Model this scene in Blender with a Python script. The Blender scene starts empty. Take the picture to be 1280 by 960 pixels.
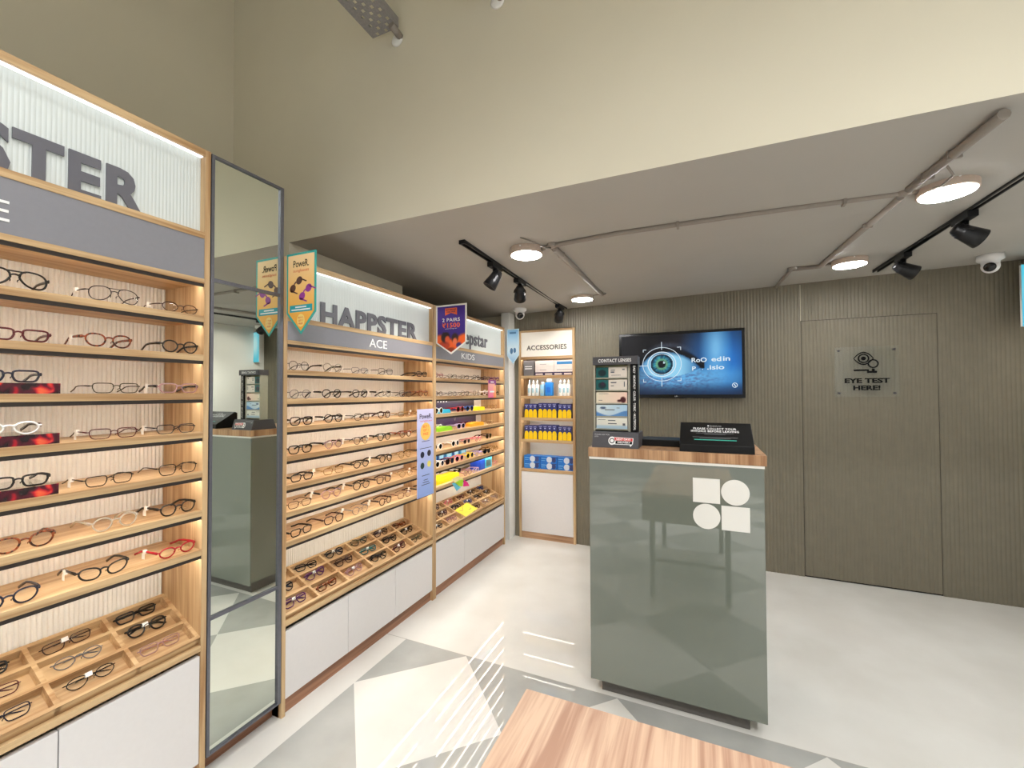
import bpy, math, random
from mathutils import Matrix, Vector
random.seed(7)
C = bpy.context.scene.collection
PI = math.pi
rad = math.radians

# ------------------------------------------------------------------ colour helpers
def lin(c):
    c = c / 255.0
    return c / 12.92 if c <= 0.04045 else ((c + 0.055) / 1.055) ** 2.4
def rgb(r, g, b):
    return (lin(r), lin(g), lin(b), 1.0)

# ------------------------------------------------------------------ materials
def newmat(name):
    m = bpy.data.materials.new(name); m.use_nodes = True
    nt = m.node_tree; nt.nodes.clear()
    o = nt.nodes.new('ShaderNodeOutputMaterial')
    return m, nt, o
def L(nt, a, b): nt.links.new(a, b)
_pl = {}
def plain(name, col, rough=0.5, metal=0.0, spec=0.5, noise=0.06, scale=60.0, coat=0.0, emit=None, estr=0.0, bump=0.0):
    """Principled material whose colour is gently broken up by procedural noise."""
    m, nt, o = newmat(name)
    b = nt.nodes.new('ShaderNodeBsdfPrincipled')
    b.inputs['Roughness'].default_value = rough
    b.inputs['Metallic'].default_value = metal
    b.inputs['Specular IOR Level'].default_value = spec
    b.inputs['Coat Weight'].default_value = coat
    tc = nt.nodes.new('ShaderNodeTexCoord'); n = nt.nodes.new('ShaderNodeTexNoise')
    n.inputs['Scale'].default_value = scale; n.inputs['Detail'].default_value = 3
    L(nt, tc.outputs['Object'], n.inputs['Vector'])
    r = nt.nodes.new('ShaderNodeValToRGB')
    e = r.color_ramp.elements
    e[0].position = 0.3; e[1].position = 0.7
    e[0].color = tuple(max(0, x * (1 - noise)) for x in col[:3]) + (1,)
    e[1].color = tuple(min(1, x * (1 + noise)) for x in col[:3]) + (1,)
    L(nt, n.outputs['Fac'], r.inputs['Fac']); L(nt, r.outputs['Color'], b.inputs['Base Color'])
    if bump:
        bn = nt.nodes.new('ShaderNodeBump'); bn.inputs['Strength'].default_value = bump; bn.inputs['Distance'].default_value = 0.002
        L(nt, n.outputs['Fac'], bn.inputs['Height']); L(nt, bn.outputs['Normal'], b.inputs['Normal'])
    if emit:
        b.inputs['Emission Color'].default_value = emit; b.inputs['Emission Strength'].default_value = estr
    L(nt, b.outputs['BSDF'], o.inputs['Surface'])
    return m
def wood(name, axis, c1, c2, rough=0.42, coarse=1.0):
    m, nt, o = newmat(name)
    b = nt.nodes.new('ShaderNodeBsdfPrincipled'); b.inputs['Roughness'].default_value = rough
    b.inputs['Specular IOR Level'].default_value = 0.35
    tc = nt.nodes.new('ShaderNodeTexCoord'); oi = nt.nodes.new('ShaderNodeObjectInfo')
    add = nt.nodes.new('ShaderNodeVectorMath'); add.operation = 'ADD'
    mul = nt.nodes.new('ShaderNodeMath'); mul.operation = 'MULTIPLY'; mul.inputs[1].default_value = 9.0
    L(nt, oi.outputs['Random'], mul.inputs[0])
    L(nt, tc.outputs['Object'], add.inputs[0]); L(nt, mul.outputs[0], add.inputs[1])
    def grain(sl, sc, det, dist):
        mp = nt.nodes.new('ShaderNodeMapping')
        s = [sc, sc, sc]; s[axis] = sl
        mp.inputs['Scale'].default_value = s
        n = nt.nodes.new('ShaderNodeTexNoise'); n.inputs['Scale'].default_value = 1.0
        n.inputs['Detail'].default_value = det; n.inputs['Distortion'].default_value = dist
        L(nt, add.outputs[0], mp.inputs['Vector']); L(nt, mp.outputs['Vector'], n.inputs['Vector'])
        return n
    n1 = grain(0.9 * coarse, 16 * coarse, 4, 1.2); n2 = grain(3.0, 150, 2, 0.2)
    mx = nt.nodes.new('ShaderNodeMath'); mx.operation = 'MULTIPLY_ADD'
    mx.inputs[1].default_value = 0.35
    sub = nt.nodes.new('ShaderNodeMath'); sub.operation = 'SUBTRACT'; sub.inputs[1].default_value = 0.17
    L(nt, n2.outputs['Fac'], mx.inputs[0]); L(nt, n1.outputs['Fac'], sub.inputs[0]); L(nt, sub.outputs[0], mx.inputs[2])
    r = nt.nodes.new('ShaderNodeValToRGB'); e = r.color_ramp.elements
    e[0].position = 0.32; e[0].color = c2; e[1].position = 0.62; e[1].color = c1
    L(nt, mx.outputs[0], r.inputs['Fac']); L(nt, r.outputs['Color'], b.inputs['Base Color'])
    L(nt, b.outputs['BSDF'], o.inputs['Surface'])
    return m
def emission(name, col, strength):
    m, nt, o = newmat(name)
    e = nt.nodes.new('ShaderNodeEmission'); e.inputs['Color'].default_value = col; e.inputs['Strength'].default_value = strength
    L(nt, e.outputs[0], o.inputs['Surface']); return m
def lens_glass(name, tint, gl=0.6):
    m, nt, o = newmat(name)
    t = nt.nodes.new('ShaderNodeBsdfTransparent'); t.inputs['Color'].default_value = tint
    g = nt.nodes.new('ShaderNodeBsdfGlossy'); g.inputs['Roughness'].default_value = 0.03
    lw = nt.nodes.new('ShaderNodeLayerWeight'); lw.inputs['Blend'].default_value = 0.5
    f = nt.nodes.new('ShaderNodeMath'); f.operation = 'POWER'; f.inputs[1].default_value = 4.0; L(nt, lw.outputs['Facing'], f.inputs[0])
    mu = nt.nodes.new('ShaderNodeMath'); mu.operation = 'MULTIPLY_ADD'; mu.inputs[1].default_value = 0.5*gl; mu.inputs[2].default_value = 0.03*gl
    mx = nt.nodes.new('ShaderNodeMixShader')
    L(nt, f.outputs[0], mu.inputs[0]); L(nt, mu.outputs[0], mx.inputs['Fac'])
    L(nt, t.outputs[0], mx.inputs[1]); L(nt, g.outputs[0], mx.inputs[2]); L(nt, mx.outputs[0], o.inputs['Surface'])
    return m
def picture(name, emit=0.0):
    """Printed or displayed picture held in the mesh's colour attribute."""
    m, nt, o = newmat(name)
    a = nt.nodes.new('ShaderNodeAttribute'); a.attribute_name = 'Col'
    b = nt.nodes.new('ShaderNodeBsdfPrincipled'); b.inputs['Roughness'].default_value = 0.35
    if emit:
        b.inputs['Base Color'].default_value = (0.01, 0.01, 0.012, 1); b.inputs['Roughness'].default_value = 0.4; b.inputs['Specular IOR Level'].default_value = 0.25
        L(nt, a.outputs['Color'], b.inputs['Emission Color']); b.inputs['Emission Strength'].default_value = emit
    else:
        L(nt, a.outputs['Color'], b.inputs['Base Color'])
    L(nt, b.outputs['BSDF'], o.inputs['Surface'])
    return m

WOOD1, WOOD2 = rgb(222, 190, 146), rgb(196, 156, 108)
M = {}
WOOD1, WOOD2 = rgb(208, 178, 136), rgb(164, 126, 86)
M['wood_x'] = wood('oak_along_x', 0, WOOD1, WOOD2)
M['wood_y'] = wood('oak_along_y', 1, WOOD1, WOOD2)
M['wood_z'] = wood('oak_along_z', 2, WOOD1, WOOD2)
M['plinth_y'] = wood('walnut_along_y', 1, rgb(168, 122, 94), rgb(120, 82, 62))
M['plinth_x'] = wood('walnut_along_x', 0, rgb(196, 158, 124), rgb(150, 112, 84))
M['table'] = wood('table_oak', 1, rgb(210, 178, 152), rgb(170, 132, 110), 0.5, 1.7)
M['table_side'] = plain('table_apron_paint', rgb(120, 108, 88), 0.5)
M['counter_top'] = wood('counter_oak', 2, rgb(200, 160, 122), rgb(148, 106, 74), 0.4)
M['white_door'] = plain('white_laminate', rgb(222, 219, 219), 0.4, noise=0.01)
M['white'] = plain('white_paint', rgb(235, 235, 232), 0.6, noise=0.01)
M['flute'] = plain('cream_fluted_panel', rgb(226, 222, 214), 0.5, noise=0.02)
M['grey_band'] = plain('grey_laminate', rgb(136, 136, 143), 0.5, noise=0.02)
M['dark_channel'] = plain('dark_led_channel', rgb(44, 36, 32), 0.5)
M['black'] = plain('black_plastic', rgb(13, 13, 14), 0.45, spec=0.3)
M['black_gloss'] = plain('black_gloss', rgb(12, 12, 14), 0.15)
M['black_metal'] = plain('black_metal', rgb(30, 30, 32), 0.35, 0.4)
M['mirror'] = plain('silvered_mirror', rgb(222, 228, 220), 0.01, 1.0, noise=0.0)
M['mirror_frame'] = plain('grey_aluminium', rgb(112, 113, 122), 0.35, 0.6)
M['wall'] = plain('beige_wall_paint', rgb(213, 207, 188), 0.75, noise=0.015, scale=3)
M['ceiling'] = plain('grey_ceiling_paint', rgb(174, 171, 165), 0.7, noise=0.02, scale=2.5)
M['ribs'] = plain('olive_ribbed_panel', rgb(118, 112, 96), 0.45, noise=0.05, scale=14)
M['gap'] = plain('shadow_gap_black', rgb(20, 18, 15), 0.8)
M['glass_grey'] = plain('grey_green_back_painted_glass', rgb(116, 122, 112), 0.0, spec=1.0, noise=0.0, coat=0.4)
M['counter_side'] = plain('counter_grey_side', rgb(122, 123, 112), 0.25, noise=0.01)
M['dark_grey'] = plain('dark_grey_board', rgb(74, 73, 78), 0.5, noise=0.02)
M['white_trim'] = plain('white_trim', rgb(238, 236, 230), 0.35, noise=0.0)
M['tag'] = plain('white_tag_paper', rgb(240, 238, 232), 0.6, noise=0.0)
M['steel'] = plain('galvanised_steel', rgb(150, 148, 150), 0.45, 0.3, noise=0.1, scale=90)
M['pvc'] = plain('painted_conduit', rgb(142, 134, 126), 0.55, noise=0.02)
M['white_plastic'] = plain('white_plastic', rgb(235, 235, 236), 0.35, noise=0.0)
M['letters'] = plain('charcoal_letters', rgb(104, 104, 112), 0.45, noise=0.02)
M['white_ink'] = plain('white_ink', rgb(245, 245, 245), 0.5, noise=0.0)
M['black_ink'] = plain('black_ink', rgb(10, 10, 11), 0.6, spec=0.15, noise=0.0)
M['grey_ink'] = plain('grey_ink', rgb(120, 120, 124), 0.5, noise=0.0)
M['lamp_disc'] = emission('lamp_diffuser', (1.0, 0.985, 0.965, 1), 72)
M['lamp_body'] = plain('lamp_body', rgb(190, 172, 158), 0.5)
M['led'] = emission('warm_led', (1.0, 0.93, 0.83, 1), 19)
M['sign_led'] = emission('cool_led', (0.96, 1.0, 1.0, 1), 1.5)
M['sign'] = plain('backlit_fluted_acrylic', rgb(204, 210, 208), 0.4, noise=0.0, emit=rgb(228, 238, 236), estr=0.06)
M['lit_white'] = plain('backlit_white_acrylic', rgb(240, 236, 226), 0.4, noise=0.0, emit=rgb(255, 246, 232), estr=0.12)
M['lens'] = lens_glass('clear_demo_lens', (0.985, 0.985, 0.985, 1), 0.8)
M['lens_dark'] = lens_glass('dark_sun_lens', (0.03, 0.028, 0.028, 1), 0.9)
M['lens_blue'] = lens_glass('blue_sun_lens', (0.03, 0.06, 0.12, 1), 0.9)
M['acrylic'] = lens_glass('clear_acrylic', (0.96, 0.97, 0.96, 1), 1.6)
M['picture'] = picture('printed_picture')
M['screen'] = picture('display_picture', 0.66)
def col(name, r, g, b, rough=0.4, noise=0.03):
    if name not in M: M[name] = plain(name, rgb(r, g, b), rough, noise=noise)
    return M[name]

# ------------------------------------------------------------------ mesh building
class MB:
    def __init__(self): self.v = []; self.f = []; self.mi = []; self.sm = []; self.i = 0; self.smooth = False
    def _f(self, idx): self.f.append(idx); self.mi.append(self.i); self.sm.append(self.smooth)
    def quad(self, a, b, c, d):
        n = len(self.v); self.v += [tuple(a), tuple(b), tuple(c), tuple(d)]; self._f((n, n+1, n+2, n+3)); return self
    def box(self, x0, x1, y0, y1, z0, z1):
        n = len(self.v)
        self.v += [(x0,y0,z0),(x1,y0,z0),(x1,y1,z0),(x0,y1,z0),(x0,y0,z1),(x1,y0,z1),(x1,y1,z1),(x0,y1,z1)]
        for q in ((0,3,2,1),(4,5,6,7),(0,1,5,4),(1,2,6,5),(2,3,7,6),(3,0,4,7)): self._f(tuple(n+k for k in q))
        return self
    def prism(self, poly, a, b):
        """poly: list of 3-vectors, swept by vector (b-a) from offset a to offset b (vectors)."""
        n = len(self.v); k = len(poly); a = Vector(a); b = Vector(b)
        self.v += [tuple(Vector(p) + a) for p in poly] + [tuple(Vector(p) + b) for p in poly]
        self._f(tuple(n + i for i in reversed(range(k)))); self._f(tuple(n + k + i for i in range(k)))
        for i in range(k):
            j = (i + 1) % k; self._f((n+i, n+j, n+k+j, n+k+i))
        return self
    def tube(self, pts, r, n=8, closed=False, r2=None, up=(0,0,1), caps=True):
        """tube along pts; r across, r2 along the 'up' side of the section."""
        pts = [Vector(p) for p in pts]; k = len(pts); base = len(self.v); upv = Vector(up); s0 = self.smooth; self.smooth = True
        rr = r if isinstance(r, (list, tuple)) else [r] * k
        r2 = r2 if r2 is not None else rr
        rr2 = r2 if isinstance(r2, (list, tuple)) else [r2] * k
        for i, p in enumerate(pts):
            if closed: t = pts[(i+1) % k] - pts[i-1]
            else: t = pts[min(i+1, k-1)] - pts[max(i-1, 0)]
            t.normalize()
            s = t.cross(upv)
            if s.length < 1e-4: s = t.cross(Vector((1,0,0)))
            s.normalize(); w = s.cross(t).normalized()
            for q in range(n):
                a = 2*PI*q/n
                self.v.append(tuple(p + s*(math.cos(a)*rr[i]) + w*(math.sin(a)*rr2[i])))
        for i in range(k if closed else k-1):
            j = (i+1) % k
            for q in range(n):
                p = (q+1) % n
                self._f((base+i*n+q, base+i*n+p, base+j*n+p, base+j*n+q))
        self.smooth = s0
        if not closed and caps:
            self._f(tuple(base+q for q in reversed(range(n)))); self._f(tuple(base+(k-1)*n+q for q in range(n)))
        return self
    def lathe(self, prof, n=24, mat=None, smooth=True):
        """prof: (r,z) list about local Z, then transformed by mat."""
        base = len(self.v); mat = mat or Matrix(); s0 = self.smooth; self.smooth = smooth
        for r, z in prof:
            for q in range(n):
                a = 2*PI*q/n; self.v.append(tuple(mat @ Vector((r*math.cos(a), r*math.sin(a), z))))
        for i in range(len(prof)-1):
            for q in range(n):
                p = (q+1) % n; self._f((base+i*n+q, base+i*n+p, base+(i+1)*n+p, base+(i+1)*n+q))
        self.smooth = s0
        if prof[0][0] > 1e-6: self._f(tuple(base+q for q in reversed(range(n))))
        if prof[-1][0] > 1e-6: self._f(tuple(base+(len(prof)-1)*n+q for q in range(n)))
        return self
    def flutes(self, p0, u, length, h, nrm, pitch, depth, seg=4, t=0.004):
        """Vertical half-round flutes: sheet from p0 along u, height h, bulging along nrm, closed at the back."""
        p0 = Vector(p0); u = Vector(u); nrm = Vector(nrm); k = max(1, round(length/pitch)); P = length/k; base = len(self.v)
        pts = []
        for i in range(k):
            for q in range(seg):
                a = q/seg; pts.append((i*P + a*P, depth*math.sin(PI*a)))
        pts.append((length, 0)); m = len(pts)
        for zz in (0, h):
            for s, d in pts: self.v.append(tuple(p0 + u*s + nrm*d + Vector((0,0,zz))))
        for i in range(m-1): self._f((base+i, base+i+1, base+m+i+1, base+m+i))
        b2 = len(self.v)
        for zz in (0, h):
            for s in (0, length): self.v.append(tuple(p0 + u*s - nrm*t + Vector((0,0,zz))))
        self._f((b2+1, b2, b2+2, b2+3))
        self._f((base, base+m, b2+2, b2)); self._f((base+m-1, b2+1, b2+3, base+2*m-1))
        return self
    def xf(self, m):
        self.v = [tuple(m @ Vector(p)) for p in self.v]; return self
    def mesh(self, name, mats, off=(0,0,0)):
        me = bpy.data.meshes.new(name); o = Vector(off)
        me.from_pydata([tuple(Vector(p)-o) for p in self.v], [], self.f)
        for m in (mats if isinstance(mats, (list, tuple)) else [mats]): me.materials.append(m)
        me.polygons.foreach_set('material_index', self.mi); me.polygons.foreach_set('use_smooth', self.sm)
        me.update(); return me

def wloc(o):
    p = Vector((0,0,0))
    while o is not None: p += o.location; o = o.parent
    return p
def link(name, me, parent=None):
    o = bpy.data.objects.new(name, me); C.objects.link(o)
    if parent is not None: o.parent = parent
    return o
def part(name, mb, mats, parent, bevel=0.0):
    """Child mesh, coordinates given in world space (parents unrotated)."""
    o = link(name, mb.mesh(name, mats, wloc(parent) if parent else (0,0,0)), parent)
    if bevel: bev(o, bevel)
    return o
def bev(o, w, seg=2):
    b = o.modifiers.new('bevel', 'BEVEL'); b.width = w; b.segments = seg; b.limit_method = 'ANGLE'
def local(name, mb, mats, parent): return link(name, mb.mesh(name, mats), parent)
def tag(o, label, cat, group=None):
    o['label'] = label; o['category'] = cat
    if group: o['group'] = group
    return o
def thing(name, loc, label, cat, group=None, rz=0.0):
    o = bpy.data.objects.new(name, None); C.objects.link(o); o.location = loc; o.rotation_euler = (0,0,rz)
    o.empty_display_size = 0.05
    return tag(o, label, cat, group)
def single(name, mb, mats, label, cat, group=None, origin=None, bevel=0.0):
    org = origin or mb.v[0]
    o = link(name, mb.mesh(name, mats, org)); o.location = org
    if bevel: bev(o, bevel)
    return tag(o, label, cat, group)
def struct(name, mb, mats):
    o = link(name, mb.mesh(name, mats)); o['kind'] = 'structure'; return o

# ------------------------------------------------------------------ lettering and pictures
_dg_objs = []
_tc = {}
def text_raw(s, bold=0.0, spacing=1.0):
    key = (s, bold, spacing)
    if key in _tc: return _tc[key]
    cu = bpy.data.curves.new('lettering', 'FONT'); cu.body = s; cu.size = 1.0; cu.offset = bold; cu.space_character = spacing
    cu.resolution_u = 3
    o = bpy.data.objects.new('lettering', cu); C.objects.link(o)
    dg = bpy.context.evaluated_depsgraph_get(); dg.update()
    me = o.evaluated_get(dg).to_mesh()
    vs = [tuple(v.co) for v in me.vertices]; fs = [tuple(p.vertices) for p in me.polygons]
    o.evaluated_get(dg).to_mesh_clear()
    bpy.data.objects.remove(o); bpy.data.curves.remove(cu)
    _tc[key] = (vs, fs); return _tc[key]
def text_mb(mb, s, org, ux, uy, w, h=None, bold=0.0, thick=0.0008, spacing=1.0, center=False):
    """Lettering fitted to width w (and height h) with its lower-left at org on the plane (ux, uy), standing thick proud."""
    vs, fs = text_raw(s, bold, spacing)
    x0 = min(v[0] for v in vs); x1 = max(v[0] for v in vs); y0 = min(v[1] for v in vs); y1 = max(v[1] for v in vs)
    sx = w/(x1-x0); sy = (h/(y1-y0)) if h else sx
    org = Vector(org); ux = Vector(ux).normalized(); uy = Vector(uy).normalized(); nz = ux.cross(uy)
    if center: org = org - ux*(w/2)
    n = len(mb.v); k = len(vs)
    fr = [org + ux*((v[0]-x0)*sx) + uy*((v[1]-y0)*sy) + nz*thick for v in vs]
    mb.v += [tuple(p) for p in fr]
    for f in fs: mb._f(tuple(n+i for i in f))
    if thick > 0.002:
        edges = {}
        for f in fs:
            for a, b in zip(f, f[1:]+f[:1]): edges[(a, b)] = 1
        m2 = len(mb.v); mb.v += [tuple(p - nz*thick) for p in fr]
        for (a, b) in edges:
            if (b, a) not in edges: mb._f((n+b, n+a, m2+a, m2+b))
    return mb
def plate(mb, org, ux, uy, u0, u1, v0, v1, t0, t1):
    """Box on the plane (ux,uy) from thickness t0 to t1 along the normal."""
    org = Vector(org); ux = Vector(ux).normalized(); uy = Vector(uy).normalized(); nz = ux.cross(uy)
    poly = [org+ux*u0+uy*v0, org+ux*u1+uy*v0, org+ux*u1+uy*v1, org+ux*u0+uy*v1]
    return mb.prism(poly, nz*t0, nz*t1)
def ngon(mb, org, ux, uy, pts, t0, t1):
    org = Vector(org); ux = Vector(ux).normalized(); uy = Vector(uy).normalized(); nz = ux.cross(uy)
    return mb.prism([org+ux*a+uy*b for a, b in pts], nz*t0, nz*t1)
def ell(cx, cy, rx, ry=None, n=24, a0=0, a1=2*PI, rot=0.0):
    ry = ry or rx; out = []
    full = abs(a1-a0) > 6.28
    for i in range(n if full else n+1):
        a = a0 + (a1-a0)*i/n; x = rx*math.cos(a); y = ry*math.sin(a)
        out.append((cx + x*math.cos(rot)-y*math.sin(rot), cy + x*math.sin(rot)+y*math.cos(rot)))
    return out
def ring(mb, org, ux, uy, cx, cy, r0, r1, t0, t1, n=32, ry=1.0):
    for i in range(n):
        a = 2*PI*i/n; b = 2*PI*(i+1)/n
        ngon(mb, org, ux, uy, [(cx+r0*math.cos(a), cy+ry*r0*math.sin(a)), (cx+r1*math.cos(a), cy+ry*r1*math.sin(a)), (cx+r1*math.cos(b), cy+ry*r1*math.sin(b)), (cx+r0*math.cos(b), cy+ry*r0*math.sin(b))], t0, t1)
    return mb
def pic_mesh(name, org, ux, uy, W, H, nx, ny, fn, mat, off=(0,0,0), inside=None):
    org = Vector(org); ux = Vector(ux).normalized(); uy = Vector(uy).normalized(); o = Vector(off)
    vs = []; cs = []
    for j in range(ny+1):
        for i in range(nx+1):
            u = i/nx; v = j/ny
            uu, vv = (u, v) if inside is None else inside(u, v)
            vs.append(tuple(org + ux*(uu*W) + uy*(vv*H) - o)); c = fn(uu, vv); cs.append((lin(c[0]), lin(c[1]), lin(c[2]), 1))
    fs = [(j*(nx+1)+i, j*(nx+1)+i+1, (j+1)*(nx+1)+i+1, (j+1)*(nx+1)+i) for j in range(ny) for i in range(nx)]
    me = bpy.data.meshes.new(name); me.from_pydata(vs, [], fs); me.materials.append(mat)
    at = me.color_attributes.new('Col', 'FLOAT_COLOR', 'POINT')
    at.data.foreach_set('color', [x for c in cs for x in c]); me.update(); return me
def mixc(a, b, t): t = max(0, min(1, t)); return tuple(a[k]*(1-t)+b[k]*t for k in range(3))
def blob(u, v, cx, cy, rx, ry, soft=0.3):
    d = math.hypot((u-cx)/rx, (v-cy)/ry); return max(0, min(1, (1-d)/soft + 0.5))
XR, YU, ZU, YR = (1,0,0), (0,1,0), (0,0,1), (0,1,0)   # plane axes: facing the door wall's viewer (XR,ZU); facing +X (YR,ZU)

# ------------------------------------------------------------------ camera
F_PX = 534.52
yaw, pitch, roll = rad(23.6978), rad(1.1212), rad(-0.2088)
cy_, sy_ = math.cos(yaw), math.sin(yaw)
fw = Vector((-sy_*math.cos(pitch), cy_*math.cos(pitch), math.sin(pitch))); rt = Vector((cy_, sy_, 0)); up = rt.cross(fw)
rt, up = rt*math.cos(roll)+up*math.sin(roll), up*math.cos(roll)-rt*math.sin(roll)
cam = bpy.data.cameras.new('camera'); co = bpy.data.objects.new('camera', cam); C.objects.link(co)
cam.sensor_width = 36; cam.lens = 36*F_PX/1280; cam.clip_start = 0.02
mw = Matrix((rt, up, -fw)).transposed().to_4x4(); mw.translation = (0, 0, 1.5); co.matrix_world = mw
bpy.context.scene.camera = co

# ------------------------------------------------------------------ the room
FX = -1.78          # front plane of the display bays
BW = 4.15           # back wall
XL, XRW, YF = -2.65, 2.1, -3.6
def ceil_z(x, y): return 2.365 + (y-1.72)/2.43*(0.007+0.0205*x)

# floor: cream polished tile, with a grey and white diamond pattern in front of the counter
def floor_mat():
    m, nt, o = newmat('polished_floor_tile')
    b = nt.nodes.new('ShaderNodeBsdfPrincipled')
    b.inputs['Roughness'].default_value = 0.03; b.inputs['Specular IOR Level'].default_value = 0.5
    tc = nt.nodes.new('ShaderNodeTexCoord'); sp = nt.nodes.new('ShaderNodeSeparateXYZ'); L(nt, tc.outputs['Object'], sp.inputs[0])
    def mth(op, a, bb=None, c=None):
        n = nt.nodes.new('ShaderNodeMath'); n.operation = op
        for k, q in enumerate((a, bb, c)):
            if q is None: continue
            if isinstance(q, (int, float)): n.inputs[k].default_value = q
            else: L(nt, q, n.inputs[k])
        return n.outputs[0]
    X, Y = sp.outputs['X'], sp.outputs['Y']
    dx = mth('ADD', X, 1.235); dy = mth('SUBTRACT', Y, 1.725); cell = 0.848
    s = mth('FLOOR', mth('DIVIDE', mth('ADD', mth('ADD', dx, dy), cell/2), cell))
    d = mth('FLOOR', mth('DIVIDE', mth('ADD', mth('SUBTRACT', dx, dy), cell/2), cell))
    par = mth('ABSOLUTE', mth('MODULO', mth('ADD', s, d), 2.0))
    zone = mth('MULTIPLY', mth('LESS_THAN', Y, 2.15), mth('GREATER_THAN', X, -1.655))
    grey = mth('MULTIPLY', par, zone)
    seam = mth('MULTIPLY', mth('LESS_THAN', mth('ABSOLUTE', mth('SUBTRACT', Y, 2.152)), 0.0022), 0.45)
    n = nt.nodes.new('ShaderNodeTexNoise'); n.inputs['Scale'].default_value = 2.2; n.inputs['Detail'].default_value = 5
    L(nt, tc.outputs['Object'], n.inputs['Vector'])
    r1 = nt.nodes.new('ShaderNodeValToRGB'); e = r1.color_ramp.elements
    e[0].color = rgb(218, 216, 210); e[1].color = rgb(228, 227, 222); e[0].position = 0.35; e[1].position = 0.65
    r2 = nt.nodes.new('ShaderNodeValToRGB'); e = r2.color_ramp.elements
    e[0].color = rgb(164, 165, 161); e[1].color = rgb(184, 185, 181); e[0].position = 0.35; e[1].position = 0.65
    L(nt, n.outputs['Fac'], r1.inputs['Fac']); L(nt, n.outputs['Fac'], r2.inputs['Fac'])
    mx = nt.nodes.new('ShaderNodeMix'); mx.data_type = 'RGBA'
    L(nt, grey, mx.inputs['Factor']); L(nt, r1.outputs['Color'], mx.inputs['A']); L(nt, r2.outputs['Color'], mx.inputs['B'])
    m2 = nt.nodes.new('ShaderNodeMix'); m2.data_type = 'RGBA'; m2.inputs['B'].default_value = rgb(90, 80, 66)
    L(nt, seam, m2.inputs['Factor']); L(nt, mx.outputs['Result'], m2.inputs['A'])
    L(nt, m2.outputs['Result'], b.inputs['Base Color']); L(nt, b.outputs['BSDF'], o.inputs['Surface'])
    return m
struct('floor', MB().box(XL-0.1, XRW+0.1, YF-0.1, BW+0.4, -0.1, 0.0), floor_mat())

ZT = 4.0
struct('wall_left', MB().box(XL-0.1, XL, YF, BW, 0, ZT).box(XL+0.001, -2.15, 1.72, 2.743, 0, 2.366), M['wall'])
struct('wall_right', MB().box(XRW, XRW+0.1, YF, BW+0.3, 0, ZT), M['white'])
# upper wall (bulkhead) over the low ceiling
bk = MB()
bk.prism([(XL, 0, 2.365), (XRW, 0, 2.365), (XRW, 0, ZT), (XL, 0, ZT)], (0, 1.72, 0), (0, 1.84, 0))
struct('wall_bulkhead', bk, M['wall'])
cl = MB(); a = [(XL, 1.7201), (XRW, 1.7201), (XRW, BW+0.3), (XL, BW+0.3)]
n0 = [(x, y, ceil_z(x, y)) for x, y in a]
cl.prism(n0, (0, 0, 0), (0, 0, 0.12))
struct('ceiling_low', cl, M['ceiling'])
struct('ceiling_high', MB().box(XL, XRW, YF, 1.84, ZT, ZT+0.1), M['wall'])
# entrance wall behind the viewer, open across the shop front
struct('wall_entrance', MB().box(XL, -2.2, YF-0.12, YF, 0, ZT).box(1.9, XRW, YF-0.12, YF, 0, ZT).box(-2.2, 1.9, YF-0.12, YF, 2.9, ZT), M['wall'])

# ribbed back wall with flush door and a recess for the accessories unit
ib = MB()
def rib_panel(mb, x0, x1, z0, z1, yy=BW): mb.flutes((x1, yy, z0), (-1,0,0), x1-x0, z1-z0, (0,-1,0), 0.0245, 0.0032, 4, 0.06)
DX0, DX1, DZ = 0.768, 1.610, 2.072
zc = 2.45
rib_panel(ib, -1.131, DX0-0.004, 0, zc); rib_panel(ib, DX0-0.004, DX1+0.004, DZ+0.004, zc); rib_panel(ib, DX1+0.004, XRW, 0, zc)
rib_panel(ib, -1.79, -1.735, 0, zc); rib_panel(ib, -1.735, -1.131, 2.152, zc)
struct('wall_back', ib, M['ribs'])
struct('wall_recess', MB().box(XL, -1.79, BW, BW+0.1, 0, zc).box(-1.8, XRW, BW+0.4, BW+0.42, 0, zc), M['wall'])
db = MB(); rib_panel(db, DX0, DX1, 0.012, DZ, BW-0.001)
d = struct('door_1', db, M['ribs'])
gp = MB()
for (x0, x1, z0, z1) in ((DX0-0.004, DX0, 0, DZ+0.004), (DX1, DX1+0.004, 0, DZ+0.004), (DX0, DX1, DZ, DZ+0.004), (DX0, DX1, 0, 0.012)):
    gp.box(x0, x1, BW+0.005, BW+0.012, z0, z1)
part('door_gap', gp, M['gap'], d)
sm = MB().box(0.760, 0.764, BW-0.008, BW-0.001, DZ+0.004, 2.372)
struct('trim_2', sm, M['wall'])
struct('trim_1', MB().box(-1.875, -1.791, 4.0, BW, 0, 2.36), M['white'])

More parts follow.
